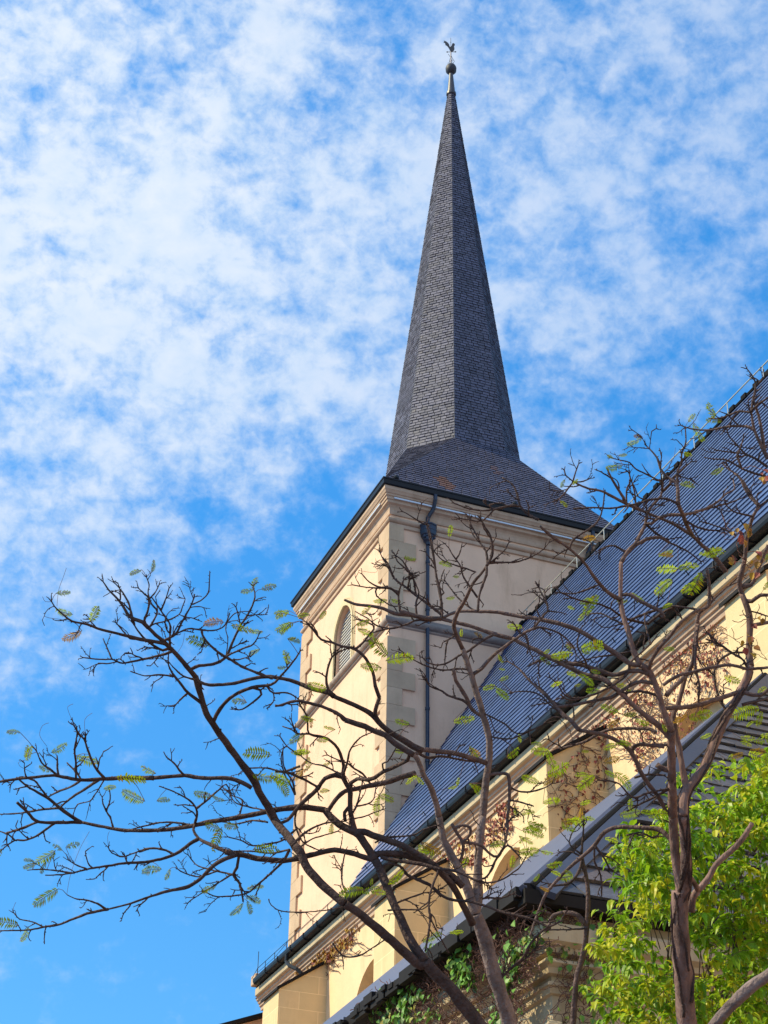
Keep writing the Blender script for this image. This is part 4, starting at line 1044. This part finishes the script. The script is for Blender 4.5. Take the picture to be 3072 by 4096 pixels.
for key, T_ in TREES.items():
    rnd = random.Random(T_['seed']*17+3)
    p0 = limbs[key][0][0][0]; b = px(p0[0], p0[1], p0[2]); bx_, by_ = b.x, b.y
    if key == 'e':
        pe = limbs[key][0][0][0]
    t = thing(T_['name'], (bx_, by_, 0), T_['label'], 'tree'); tree_obj[key] = t
    # trunk: the first limb carried down to the ground
    path, r0 = limbs[key][0]
    pts, rad = knobs(path, rnd, False)
    d0 = (pts[0]-pts[1]).normalized()
    low = []; P = pts[0].copy(); dd = d0.copy(); rr0 = rad[0]
    while P.z > -ZC+.02:
        dd = (dd*.9+Vector((0, 0, -1))*.1).normalized(); P = P+dd*.25; rr0 *= 1.025
        if P.z < -ZC-.05: P.z = -ZC-.05
        low.append((P.copy(), rr0))
        if len(low) > 60: break
    low = low[::-1]
    q = MB(); q.tube([a for a, _ in low]+pts, [c for _, c in low]+rad, 14, wob=.16, sc_=9)
    tr = q.build('trunk', T_['bark'], t, smooth=True)
    tw_ = MB()
    for (path, r0) in limbs[key][1:]:
        pts, rad = knobs(path, rnd, r0 < 6)
        big_ = r0 >= 6.4
        if big_:
            q = MB(); q.tube(pts, rad, 12 if r0 > 10 else 8, wob=.14, sc_=11, seed=r0)
            for i in range(2, len(path)-2):      # knots and broken spurs
                if rnd.random() < .07:
                    x, y, D, r = path[i]; a = rnd.uniform(0, 6.28); s = r+rnd.uniform(2, 6)
                    q.tube([px(x, y, D), px(x+math.cos(a)*s, y+math.sin(a)*s, D)], [r*.5*D/FPX, r*.3*D/FPX], 6)
            q.build('limb', T_['bark'] if r0 > 11 else ('bark' if key != 'a' else 'bark_dark'), t, smooth=True)
        else:
            tw_.tube(pts, rad, 6, wob=.1, sc_=14)
        # twigs and spurs
        acc = rnd.uniform(20, 60); n = len(path)
        for i in range(1, n-1):
            x, y, D, r = path[i]; x0, y0 = path[i-1][:2]
            seg = math.hypot(x-x0, y-y0); acc -= seg
            ang = math.atan2(y-y0, x-x0)
            if acc <= 0:
                if r < 6.5:
                    if rnd.random() < .85: twig(tw_, x, y, D, ang+rnd.choice((-1, 1))*rnd.uniform(.4, 1.0), rnd.uniform(25, 85), min(3.4, r*.75), rnd, 1, TIPS)
                    acc = rnd.uniform(34, 85)
                else:
                    if rnd.random() < .30: twig(tw_, x, y, D, ang+rnd.choice((-1, 1))*rnd.uniform(.5, 1.2), rnd.uniform(25, 80), 2.4, rnd, 1, TIPS)
                    acc = rnd.uniform(60, 160)
            if r < 5 and rnd.random() < .30:
                a = ang+rnd.choice((-1, 1))*rnd.uniform(.7, 1.4); s = r+rnd.uniform(2, 6)
                tw_.tube([px(x, y, D), px(x+math.cos(a)*s, y+math.sin(a)*s, D)], [r*.6*D/FPX, r*.35*D/FPX], 4)
        x, y, D, r = path[-1]; x0, y0 = path[-2][:2]; ang = math.atan2(y-y0, x-x0)
        TIPS.append((x, y, D, ang))
        if r < 3.6 and rnd.random() < .75:
            for s_ in (-1, 1): twig(tw_, x, y, D, ang+s_*rnd.uniform(.25, .7), rnd.uniform(12, 34), r*.95, rnd, 0, TIPS)
    if tw_.v: tw_.build('twigs', 'twig', t, smooth=True, kind='stuff')

# feathery fronds: a rachis with narrow leaflets set like a comb ---------------------------------
def frond(mb, st_, P, ax, side, nrm, ln, rnd, col):
    """P base, ax direction of the rachis, side direction of leaflets"""
    n = rnd.randint(11, 16); curl = rnd.uniform(-.5, .5); droop = rnd.uniform(0, .35)
    p = P.copy(); d = ax.copy(); pp = [p.copy()]
    brown = rnd.random() < .10
    for i in range(n):
        t = i/(n-1)
        d = (d+side*curl/n-Vector((0, 0, 1))*droop/n).normalized(); p = p+d*ln/n; pp.append(p.copy())
        pl = ln*.30*math.sin(math.pi*(.12+.80*t))**.7*rnd.uniform(.85, 1.1)
        w_ = ln/n*.46
        for s in (-1, 1):
            if rnd.random() < .05: continue
            sd = (side*s*.95+d*.38+nrm*rnd.uniform(-.25, .25)-Vector((0, 0, 1))*rnd.uniform(0, .3)).normalized()
            a = p; m = p+sd*pl*.5+nrm*pl*.05; e = p+sd*pl-Vector((0, 0, 1))*pl*.12
            tt = min(1, max(0, col+rnd.uniform(-.25, .25))); rr_ = (.9 if brown else (rnd.uniform(.3, .8) if rnd.random() < .07 else 0))
            mb.face([a-d*w_*.4, a+d*w_*.4, m+d*w_, e, m-d*w_], tt, rr_)
    st_.tube(pp, [.0016]+[.0011]*(len(pp)-1), 4)
FR = """A 850,95 60 -70; A 755,115 60 170; A 345,235 75 -10; A 520,360 100 -60; A 360,350 90 -170; A 405,475 110 150; A 1195,390 90 -170; A 1330,420 120 0; A 1420,450 70 -175; A 1110,505 110 -150;
A 1400,185 60 -80; A 1480,205 80 -20; A 1375,225 60 170; A 1560,345 90 170; A 1580,420 100 160; A 1410,560 60 160; A 1325,835 90 -170; A 1620,490 60 0; A 1590,600 70 -100; A 85,1005 60 -170; A 160,1110 70 120;
B 260,110 70 -170; B 330,-5 100 -20; B 470,50 110 25; B 150,10 70 -70; B 700,145 130 -10; B 820,115 90 -160; B 1440,15 130 -170; B 1450,150 120 15; B 1560,180 120 35; B 1640,15 70 10; B 600,205 60 -20;
B 740,265 130 -160; B 900,270 70 -20; B 1130,250 90 175; B 1200,265 60 20; B 320,540 60 -150; B 400,525 80 -20; B 270,585 120 140; B 160,605 60 -170; B 165,640 80 160; B 240,645 60 120; B 850,655 90 -170; B 930,685 60 110;
B 1200,475 110 120; B 1180,430 90 -170; B 1280,420 90 -170; B 270,800 120 150; B 60,955 110 -170; B 145,1015 80 110; B 1160,760 90 160; B 1400,750 80 -30; B 1400,815 90 10; B 1320,875 80 130; B 1380,860 60 60; B 1450,540 110 -10; B 0,570 60 110;
C 60,835 110 -170; C 80,930 110 150; C 120,1025 50 0; C 350,850 80 -60; C 220,840 80 -170; C 80,1170 60 90; C 660,960 110 10; C 680,800 70 150; C 650,910 110 -10; C 760,1090 190 -140; C 890,1160 160 -20; C 720,1230 150 -170;
C 1290,240 70 -80; C 1270,470 90 -150; C 1330,565 40 0; C 1010,435 70 180; C 1370,975 70 100; C 1290,725 60 0; C 900,750 60 -170; C 790,745 80 170; C 290,1370 130 20; C 1500,990 70 20; C 60,1235 60 170;
D 180,290 130 160; D 230,410 120 -170; D 370,320 80 0; D 200,580 120 150; D 270,520 100 -70; D 60,640 160 -150; D 270,150 120 -170; D 290,180 60 90; D 440,220 90 -160; D 1020,180 120 -170; D 1000,410 80 -170;
D 810,825 120 110; D 870,770 110 15; D 1100,620 90 160; D 1150,640 80 60; D 450,1020 90 100; D 1460,655 70 -90; D 1410,700 60 -10; D 1590,430 150 60; D 1500,155 160 -10; D 1610,700 100 40; D 1200,1190 150 20; D 1260,1230 80 90; D 640,1520 160 175; D 760,1520 160 -10; D 770,1460 60 -90; D 950,1440 130 -30; D 400,720 80 -170; D 400,520 60 -10;
F 1210,500 110 -110; F 1240,560 110 -170; F 1040,540 90 -60; F 1090,650 150 70; F 600,725 110 160; F 625,690 60 -170; F 445,940 110 160; F 400,850 60 -140; F 490,840 60 -10; F 1010,830 80 10; F 1250,975 110 -20; F 1000,1065 100 -10; F 210,1500 100 -25; F 110,1060 50 -60; F 20,1060 60 120;
F 30,1220 80 20; F 1200,1600 160 -30; F 830,1630 110 -10;
J 860,740 190 -170; J 1000,720 150 -30; J 1100,850 180 100; J 1030,880 120 150; J 820,870 180 160; J 1210,620 130 -40; J 1160,610 80 180; J 850,630 100 -10; J 600,970 100 40; J 860,1035 80 175; J 500,1010 80 170; J 220,1050 170 -70; J 200,1010 110 -20; J 90,1060 60 -150; J 170,1130 80 120; J 60,1370 60 30; J 230,1370 170 -15; J 30,1440 90 170; J 1640,890 70 -60; J 1650,670 60 -80;
K 430,15 110 180; K 300,265 80 70; K 310,350 50 0; K 330,430 80 -20; K 230,490 100 180; K 300,530 110 30; K 860,160 80 40; K 1040,165 130 -10; K 980,220 70 20; K 820,230 140 175; K 670,215 60 -20; K 650,275 90 40; K 890,390 130 10; K 980,420 110 30; K 760,465 100 170; K 920,480 60 -20; K 1060,370 80 10; K 1280,480 110 0; K 1050,525 110 180; K 1180,490 60 20;
K 1640,190 80 -10; K 1200,680 130 -150; K 1330,715 110 -10; K 1210,780 110 150; K 1440,785 120 -170; K 1610,810 60 60; K 1280,935 130 0; K 1200,960 110 180; K 1180,1080 130 -20; K 980,1010 60 0; K 760,1170 200 -15; K 740,1200 150 175; K 960,1190 110 -175; K 1000,1240 160 150; K 1180,1190 110 30; K 1290,1220 170 30; K 560,1240 120 -160; K 700,1060 130 70; K 640,1010 140 -175; K 110,1020 130 40; K 400,1040 110 -20; K 100,1290 110 30; K 460,915 60 -90; K 580,945 70 -10;
K 690,1400 110 -30; K 760,1400 60 90; K 970,1420 80 -10; K 950,1490 110 90; K 1000,1540 110 15; K 870,1560 110 170; K 800,1600 60 90; K 1340,1440 80 -90; K 1330,1510 160 -10; K 1540,1510 150 -10; K 1460,1490 90 0; K 540,1630 140 -10; K 510,1490 90 -30; K 430,1500 80 -110;
G 1290,80 170 30; G 1260,110 130 10; G 1200,170 110 20; G 1180,190 70 120; G 960,220 110 -30; G 1210,280 140 -10; G 1100,360 110 -80; G 720,370 110 -60; G 440,250 170 30; G 380,270 90 10; G 440,960 160 -25; G 640,920 100 -10; G 160,510 130 -20; G 20,600 110 -10; G 1390,290 80 -170; G 1420,390 110 -10; G 1440,440 80 10; G 1350,570 80 20; G 1300,480 60 120; G 1540,90 110 20; G 1600,20 110 -10;
H 1360,430 150 30; H 1500,680 200 170; H 1590,740 120 110; H 1480,900 90 0; H 1600,920 130 -5; H 1480,940 90 10; H 1560,1010 110 10; H 1400,1050 90 -10; H 1430,1140 110 -30; H 970,740 110 150; H 1100,730 170 -10; H 1150,890 80 -30; H 1150,740 60 0; H 1600,520 80 -60; H 1560,1040 150 20; H 1520,780 80 150; H 1620,880 60 0; H 1350,1060 60 -60;
L 700,260 150 20; L 640,220 80 -60; L 400,170 110 0; L 20,490 100 0; L 60,440 60 10; L 110,20 160 -10"""
FM = {k: (MB(), MB()) for k in TREES}
rf = random.Random(9)
def nearest_any(x, y):
    best = (1e18, 'c', 8.8)
    for k in placed:
        for (a, b, D) in placed[k][::2]:
            d = (a-x)**2+(b-y)**2
            if d < best[0]: best = (d, k, D, a, b)
    return best
for ent in FR.replace('\n', ' ').split(';'):
    ent = ent.split()
    if len(ent) < 4: continue
    (x, y), = crop_pts(ent[0], ent[1]); ln = float(ent[2])*CROPS[ent[0]][2]; a = math.radians(float(ent[3]))
    nd = nearest_any(x, y); key = nd[1]; D = nd[2]+rf.uniform(-.1, .1)
    if key in 'e': key = 'c'; D = 8.9
    mb, stt = FM[key]
    tilt = rf.uniform(-.5, .5)
    ax_ = (CR*math.cos(a)-CU*math.sin(a)+CF*tilt).normalized()
    nrm = (-CF+CR*rf.uniform(-.6, .6)+CU*rf.uniform(-.7, .7)).normalized(); side = ax_.cross(nrm).normalized(); nrm = side.cross(ax_)
    lm = ln*D/FPX
    c0 = px(x, y, D)-ax_*lm*.5
    light = .55+.35*(ent[0] in 'KGHJIL')*rf.random()
    if ent[0] in 'ABEF': light = .35
    frond(mb, stt, c0, ax_, side, nrm, lm*rf.uniform(.95, 1.3), rf, light)
    dd = math.sqrt(nd[0])
    if dd < 130: 
        b = px(nd[3], nd[4], nd[2]); stt.tube([b, b.lerp(c0, .5)+CU*lm*.08, c0], [.0014, .0012, .0012], 4)
for key in TREES:
    mb, stt = FM[key]
    # a few more at the twig ends
    if mb.v:
        fo = mb.build('fronds', 'frond', tree_obj[key], kind='stuff'); stt.build('leaf_stalks', 'stem', tree_obj[key], kind='stuff')
# long hair-fine tendrils on the far twigs
tm = MB()
for s in ("A 285,285 250,285 235,258", "A 400,400 340,385 270,375 243,365", "A 315,310 325,220 350,150 367,100", "A 1158,180 1135,180", "A 940,540 900,480 900,430 920,415", "A 980,570 1010,520 1020,460", "B -0,380 0,380",
          "B 410,-135 380,-210 375,-240 405,-255", "B 470,-95 470,-170 510,-205", "B 260,-20 220,-80 235,-135 270,-150", "B 190,130 110,90 100,70 140,55", "B 370,795 390,690 440,550 495,450", "B 75,900 75,870 88,842", "B 600,545 595,480 605,450", "F 835,970 900,880 920,780", "F 600,1010 650,1030 720,1010", "C 740,430 750,530 620,520"):
    c_, p_ = s.split(' ', 1); P = crop_pts(c_, p_)
    D = nearest_any(*P[0])[2]; S = catmull(P, 10); tm.tube([px(x, y, D) for x, y in S], .0009, 4)
tm.build('tendrils', 'stem', tree_obj['a'], kind='stuff')

# ================================================================ FICUS: leafy tree at the lower right
fic = thing('leafy_tree', (*px(2850, 4096, 11.0).xy, 0), 'bushy tree with glossy yellow-green pointed leaves in front of the slate roof', 'tree')
rl_ = random.Random(31)
q = MB()
def limb3(mb, P, D, r0, r1):
    S = catmull(P, 20); n = len(S)
    mb.tube([px(x, y, D+(.02*math.sin(i))) for i, (x, y) in enumerate(S)], [(r0+(r1-r0)*i/(n-1))*D/FPX for i in range(n)], 8, wob=.15, sc_=8)
limb3(q, crop_pts('L', '1340,1700 1300,1500 1340,1300 1390,1100 1400,800 1395,560'), 11.0, 15, 9)
b_ = px(2912, 4110, 11.0); q.tube([(b_.x, b_.y, -ZC-.05), b_], [.05, .026], 8)
q.build('trunk', 'bark', fic, smooth=True)
for s, a, b in (('1320,1560 1280,1450 1230,1330 1160,1180', 9, 5), ('1420,1010 1500,850 1580,740 1620,600', 9, 5), ('1400,650 1300,640 1200,660', 6, 5), ('1390,660 1480,690 1659,740', 8, 7), ('1250,400 1320,390 1420,380 1500,330', 9, 7), ('1540,270 1600,210 1700,140', 12, 12), ('1100,980 1090,860 1080,760', 8, 6), ('1140,1590 1100,1400 1060,1300', 7, 5)):
    q = MB(); limb3(q, crop_pts('L', s), 11.05, a, b); q.build('limb', 'bark', fic, smooth=True)
def leaf(mb, P, ax_, nrm, ln, w_, tint, rr_, droop=.25):
    side = ax_.cross(nrm).normalized(); nrm = side.cross(ax_)
    a = P; m1 = P+ax_*ln*.30; m2 = P+ax_*ln*.68-Vector((0, 0, 1))*ln*droop*.25; e = P+ax_*ln-Vector((0, 0, 1))*ln*droop
    s1 = side*w_*.5; s2 = side*w_*.36; up = nrm*w_*.16
    b = len(mb.v); mb.v += [tuple(x) for x in (a, m1+s1+up, m1, m1-s1+up, m2+s2+up, m2, m2-s2+up, e)]
    for f_ in ((0, 1, 2), (0, 2, 3), (1, 4, 5, 2), (2, 5, 6, 3), (4, 7, 5), (5, 7, 6)): mb.idx([b+i for i in f_], tint, rr_)
# outline of the crown in the photograph (pixels); clumps are laid inside it at several distances
edge = [(2365, 4150), (2370, 3960), (2390, 3860), (2430, 3760), (2450, 3640), (2465, 3560), (2455, 3480), (2450, 3390), (2500, 3400), (2520, 3320), (2600, 3290), (2640, 3230), (2680, 3180), (2700, 3130), (2770, 3100), (2830, 3070), (2900, 3110), (2960, 3100), (3010, 3060), (3100, 3040), (3350, 3050), (3350, 4150)]
def inside(x, y, poly):
    c = False; n = len(poly); j = n-1
    for i in range(n):
        if (poly[i][1] > y) != (poly[j][1] > y) and x < (poly[j][0]-poly[i][0])*(y-poly[i][1])/(poly[j][1]-poly[i][1])+poly[i][0]: c = not c
        j = i
    return c
lf = MB(); tg = MB(); made = 0; tries = 0
sunv = Vector((-.72, -.05, .69))
while made < 1500 and tries < 16000:
    tries += 1
    x, y = rl_.uniform(2320, 3330), rl_.uniform(3040, 4140)
    if not inside(x, y, edge): continue
    inn = inside(x-45, y, edge) and inside(x, y-45, edge) and inside(x-30, y-40, edge)
    nz = noise.noise(Vector((x*.008, y*.008, 3.3)))
    if nz < -.28 and rl_.random() < .9: continue
    if inn and 2700 < x < 3000 and 3450 < y < 4000 and rl_.random() < .35: continue
    made += 1
    D = 10.6+rl_.uniform(-.8, .9)
    # a drooping shoot with leaves along it
    a = rl_.uniform(-2.6, -.5) if rl_.random() < .7 else rl_.uniform(-3.4, .3)
    ln = rl_.uniform(30, 75); n = rl_.randint(5, 10); P0 = px(x, y, D)
    d3 = (CR*math.cos(a)-CU*math.sin(a)+CF*rl_.uniform(-.6, .6)).normalized()
    pts = [P0]; dcur = d3.copy()
    young = rl_.random() < .22+.5*max(0, noise.noise(Vector((x*.006, y*.006, 8.1))))+(.25 if x < 2480 or y < 3200 else 0)
    for i in range(n):
        dcur = (dcur-Vector((0, 0, 1))*.10).normalized(); P0 = P0+dcur*ln/n*D/FPX*1.3; pts.append(P0.copy())
        ax_ = (dcur*.5+Vector((rl_.uniform(-1, 1), rl_.uniform(-1, 1), rl_.uniform(-1.1, .25)))).normalized()
        nr_ = (Vector((rl_.uniform(-.5, .5), rl_.uniform(-.5, .5), 1))+sunv*.5-CF*.3).normalized()
        L_ = rl_.uniform(.045, .078)*(1.0 if not young else .95)
        leaf(lf, P0, ax_, nr_, L_, L_*rl_.uniform(.50, .66), rl_.uniform(.2, .8), (rl_.uniform(.25, .75) if young or i > n-2 and rl_.random() < .4 else (rl_.uniform(0, .15))), rl_.uniform(.15, .5))
    tg.tube(pts, [.0022]+[.0014]*(len(pts)-1), 4)
lf.build('foliage', 'ficus', fic, kind='stuff'); tg.build('twigs', 'stem', fic, kind='stuff')
q = MB()
for i in range(70):          # upright stems behind the leaves
    x = rl_.uniform(2450, 3200); y = rl_.uniform(3500, 4150)
    if not inside(x, y, edge): continue
    x2 = x+rl_.uniform(-70, 70); y2 = y-rl_.uniform(150, 380)
    if inside(x2, y2, edge): D = 10.9; S = catmull([(x, y), ((x+x2)/2+rl_.uniform(-20, 20), (y+y2)/2), (x2, y2)], 25); q.tube([px(a, b, D) for a, b in S], .0032, 5, wob=.3, sc_=20)
q.build('shoots', 'bark', fic, kind='stuff')

# dark vine stems twisted round the rough trunk
vm_ = MB(); rvv = random.Random(8)
tpath = [p for (pp, r0) in (limbs['c'][0], limbs['c'][6], limbs['c'][7]) for p in pp]
for k in range(7):
    ph = rvv.uniform(0, 6.28); tw__ = rvv.uniform(.05, .16)*rvv.choice((-1, 1)); pts = []
    a0 = rvv.randint(0, 25); b0 = min(len(tpath)-1, a0+rvv.randint(35, 90))
    for i in range(a0, b0):
        x, y, D, r = tpath[i]; ph += tw__+rvv.uniform(-.12, .12); R_ = r*1.03*D/FPX
        pts.append(px(x, y, D)+CR*math.cos(ph)*R_-CF*math.sin(ph)*R_)
    if len(pts) > 5: vm_.tube(pts, rvv.uniform(.004, .009), 5, wob=.3, sc_=15)
vm_.build('vine_stems', 'bark_dark', tree_obj['c'], smooth=True, kind='stuff')

# ================================================================ CREEPERS
def creeper(name, label, P_of, blobs, leafmat, rnd, stems, leaf_n, lsize, rustp, out, drape=0.0):
    """P_of(x,y)->point on the wall; blobs: (x,y,rx,ry,weight) in which leaves and stems grow"""
    c = P_of(blobs[0][0], blobs[0][1]); t = thing(name, (c.x, c.y, 0), label, 'creeper')
    sm = MB(); lm = MB(); tot = sum(b[4] for b in blobs)
    def pick():
        r = rnd.random()*tot
        for b in blobs:
            r -= b[4]
            if r <= 0: break
        a = rnd.uniform(0, 6.283); k = math.sqrt(rnd.random())
        return b[0]+b[2]*k*math.cos(a), b[1]+b[3]*k*math.sin(a)
    for i in range(stems):
        x, y = pick(); a = rnd.uniform(0, 6.283) if not drape else rnd.uniform(1.2, 1.95)
        pts = []
        for j in range(rnd.randint(5, 12)):
            q_ = P_of(x, y)+out*rnd.uniform(.01, .05 if not drape else .09); pts.append(q_)
            a += rnd.uniform(-.6, .6) if not drape else rnd.uniform(-.35, .35)
            if drape: a = a*.9+1.57*.1
            x += math.cos(a)*12; y += math.sin(a)*12
        rad = rnd.uniform(.7, 2.1)*pts[0].length/FPX*.9
        sm.tube(pts, rad, 4)
    for i in range(leaf_n):
        x, y = pick(); p = P_of(x, y)+out*rnd.uniform(.03, .10)
        ax_ = Vector((rnd.uniform(-.6, .6), rnd.uniform(-.6, .6), -rnd.uniform(.3, 1))).normalized()
        nr_ = (out+Vector((rnd.uniform(-.6, .6), rnd.uniform(-.6, .6), rnd.uniform(-.2, .8)))).normalized()
        s = lsize*rnd.uniform(.6, 1.3); rr_ = rnd.uniform(.3, 1) if rnd.random() < rustp else 0
        leaf(lm, p, ax_, nr_, s, s*.85, rnd.uniform(0, 1), rr_, .1)
    sm.build('stems', 'stem', t, kind='stuff'); lm.build('leaves', leafmat, t, kind='stuff')
rv = random.Random(77)
OUT = Vector((-1, 0, 0))
wallP = lambda x, y: on_v(x, y, WV)
creeper('wall_creeper', 'dark red creeper thinning over the cream nave wall below the eave, behind the twin-stemmed tree', wallP,
        [(2700, 2610, 130, 90, 3), (2780, 2700, 110, 110, 2.6), (2560, 2760, 90, 70, 2), (2620, 2830, 130, 90, 2.4), (2400, 2890, 90, 60, 2), (2560, 2950, 80, 60, 1.6), (2600, 3040, 60, 60, 1.8), (2830, 2560, 80, 80, 1.2), (2900, 2650, 70, 90, 1), (2290, 2960, 110, 40, 1.6), (2700, 2900, 90, 60, 1.2)], 'red_leaf', rv, 300, 1150, .060, .08, OUT)
creeper('wall_creeper', 'red creeper patches on the cream wall between the pale tree stem and its arched window', wallP,
        [(2000, 3300, 55, 30, 3), (1950, 3350, 60, 22, 2), (1860, 3380, 60, 30, 2), (2030, 3240, 40, 25, 1.4), (1900, 3440, 60, 20, 1.6), (1840, 3300, 50, 22, 1), (1700, 3460, 70, 28, 1.4), (1760, 3430, 50, 30, 1), (1980, 3210, 50, 20, 1)], 'red_leaf', rv, 50, 620, .075, .15, OUT)
creeper('wall_creeper', 'yellow and orange creeper patch on the cream wall above the farthest buttress', wallP,
        [(1320, 3780, 60, 40, 2), (1290, 3830, 55, 25, 3), (1380, 3750, 45, 45, 1.4), (1245, 3850, 40, 18, 1), (1200, 3885, 25, 14, 1), (1410, 3700, 40, 30, .7)], 'red_leaf', rv, 90, 620, .10, .75, OUT)
butP = lambda x, y: on_u(x, y, BU[2])
creeper('wall_creeper', 'bare looping creeper stems on the shaded side of the middle buttress', butP,
        [(2300, 3150, 80, 140, 3), (2280, 3280, 80, 110, 2), (2390, 3060, 40, 120, 2)], 'red_leaf', rv, 75, 90, .07, .1, Vector((0, -1, 0)))
leftP = lambda x, y: on_v(x, y, NX+.08)
creeper('eave_creeper', 'brown dangling creeper curtain with green leaves under the left eave of the low annexe', leftP,
        [(1950, 3760, 130, 90, 3), (2050, 3700, 90, 70, 2), (1800, 3880, 130, 90, 3), (1650, 4000, 150, 80, 3), (2000, 3900, 150, 110, 3), (1850, 4030, 150, 60, 2.4), (2100, 3800, 70, 110, 1.6), (2060, 4000, 60, 120, 2)], 'creeper_leaf', rv, 800, 60, .06, .1, OUT, drape=1)
creeper('eave_creeper', 'bright green ivy leaves clustered along the left eave and wall of the low annexe', leftP,
        [(1900, 3840, 25, 80, 1.2), (1860, 3850, 35, 60, 1.6), (2080, 3850, 45, 80, 1.6), (2050, 3960, 35, 70, 1.3), (1640, 3980, 90, 50, 2), (1580, 4040, 90, 50, 1.6), (1790, 3790, 60, 22, 1), (1700, 4060, 100, 30, 1.2), (2150, 3770, 35, 30, .6), (1560, 3990, 50, 30, 1), (1900, 3920, 40, 40, .7), (2030, 4060, 25, 40, .6)], 'creeper_leaf', rv, 60, 620, .062, .12, OUT)
frontP = lambda x, y: on_u(x, y, NY+.10)
creeper('front_creeper', 'sparse brown creeper stems over the shaded front wall of the low annexe', frontP,
        [(2260, 3760, 140, 90, 3), (2350, 3900, 130, 120, 3), (2330, 4050, 130, 60, 2), (2200, 3660, 100, 40, 2), (2420, 3750, 90, 80, 1.2)], 'creeper_leaf', rv, 270, 90, .05, .1, Vector((0, -1, 0)))
vP = lambda x, y: px(x, y, 9.1)
creeper('tree_vine', 'red and orange vine leaves clinging to the twin-stemmed tree near the gutter', vP,
        [(2950, 2130, 40, 50, 2), (2930, 2250, 30, 50, 1), (3000, 2250, 40, 50, 1), (2990, 2550, 35, 60, 1), (3020, 2500, 30, 60, .8), (3050, 1900, 20, 30, .6)], 'red_leaf', rv, 20, 44, .034, .5, -CF)
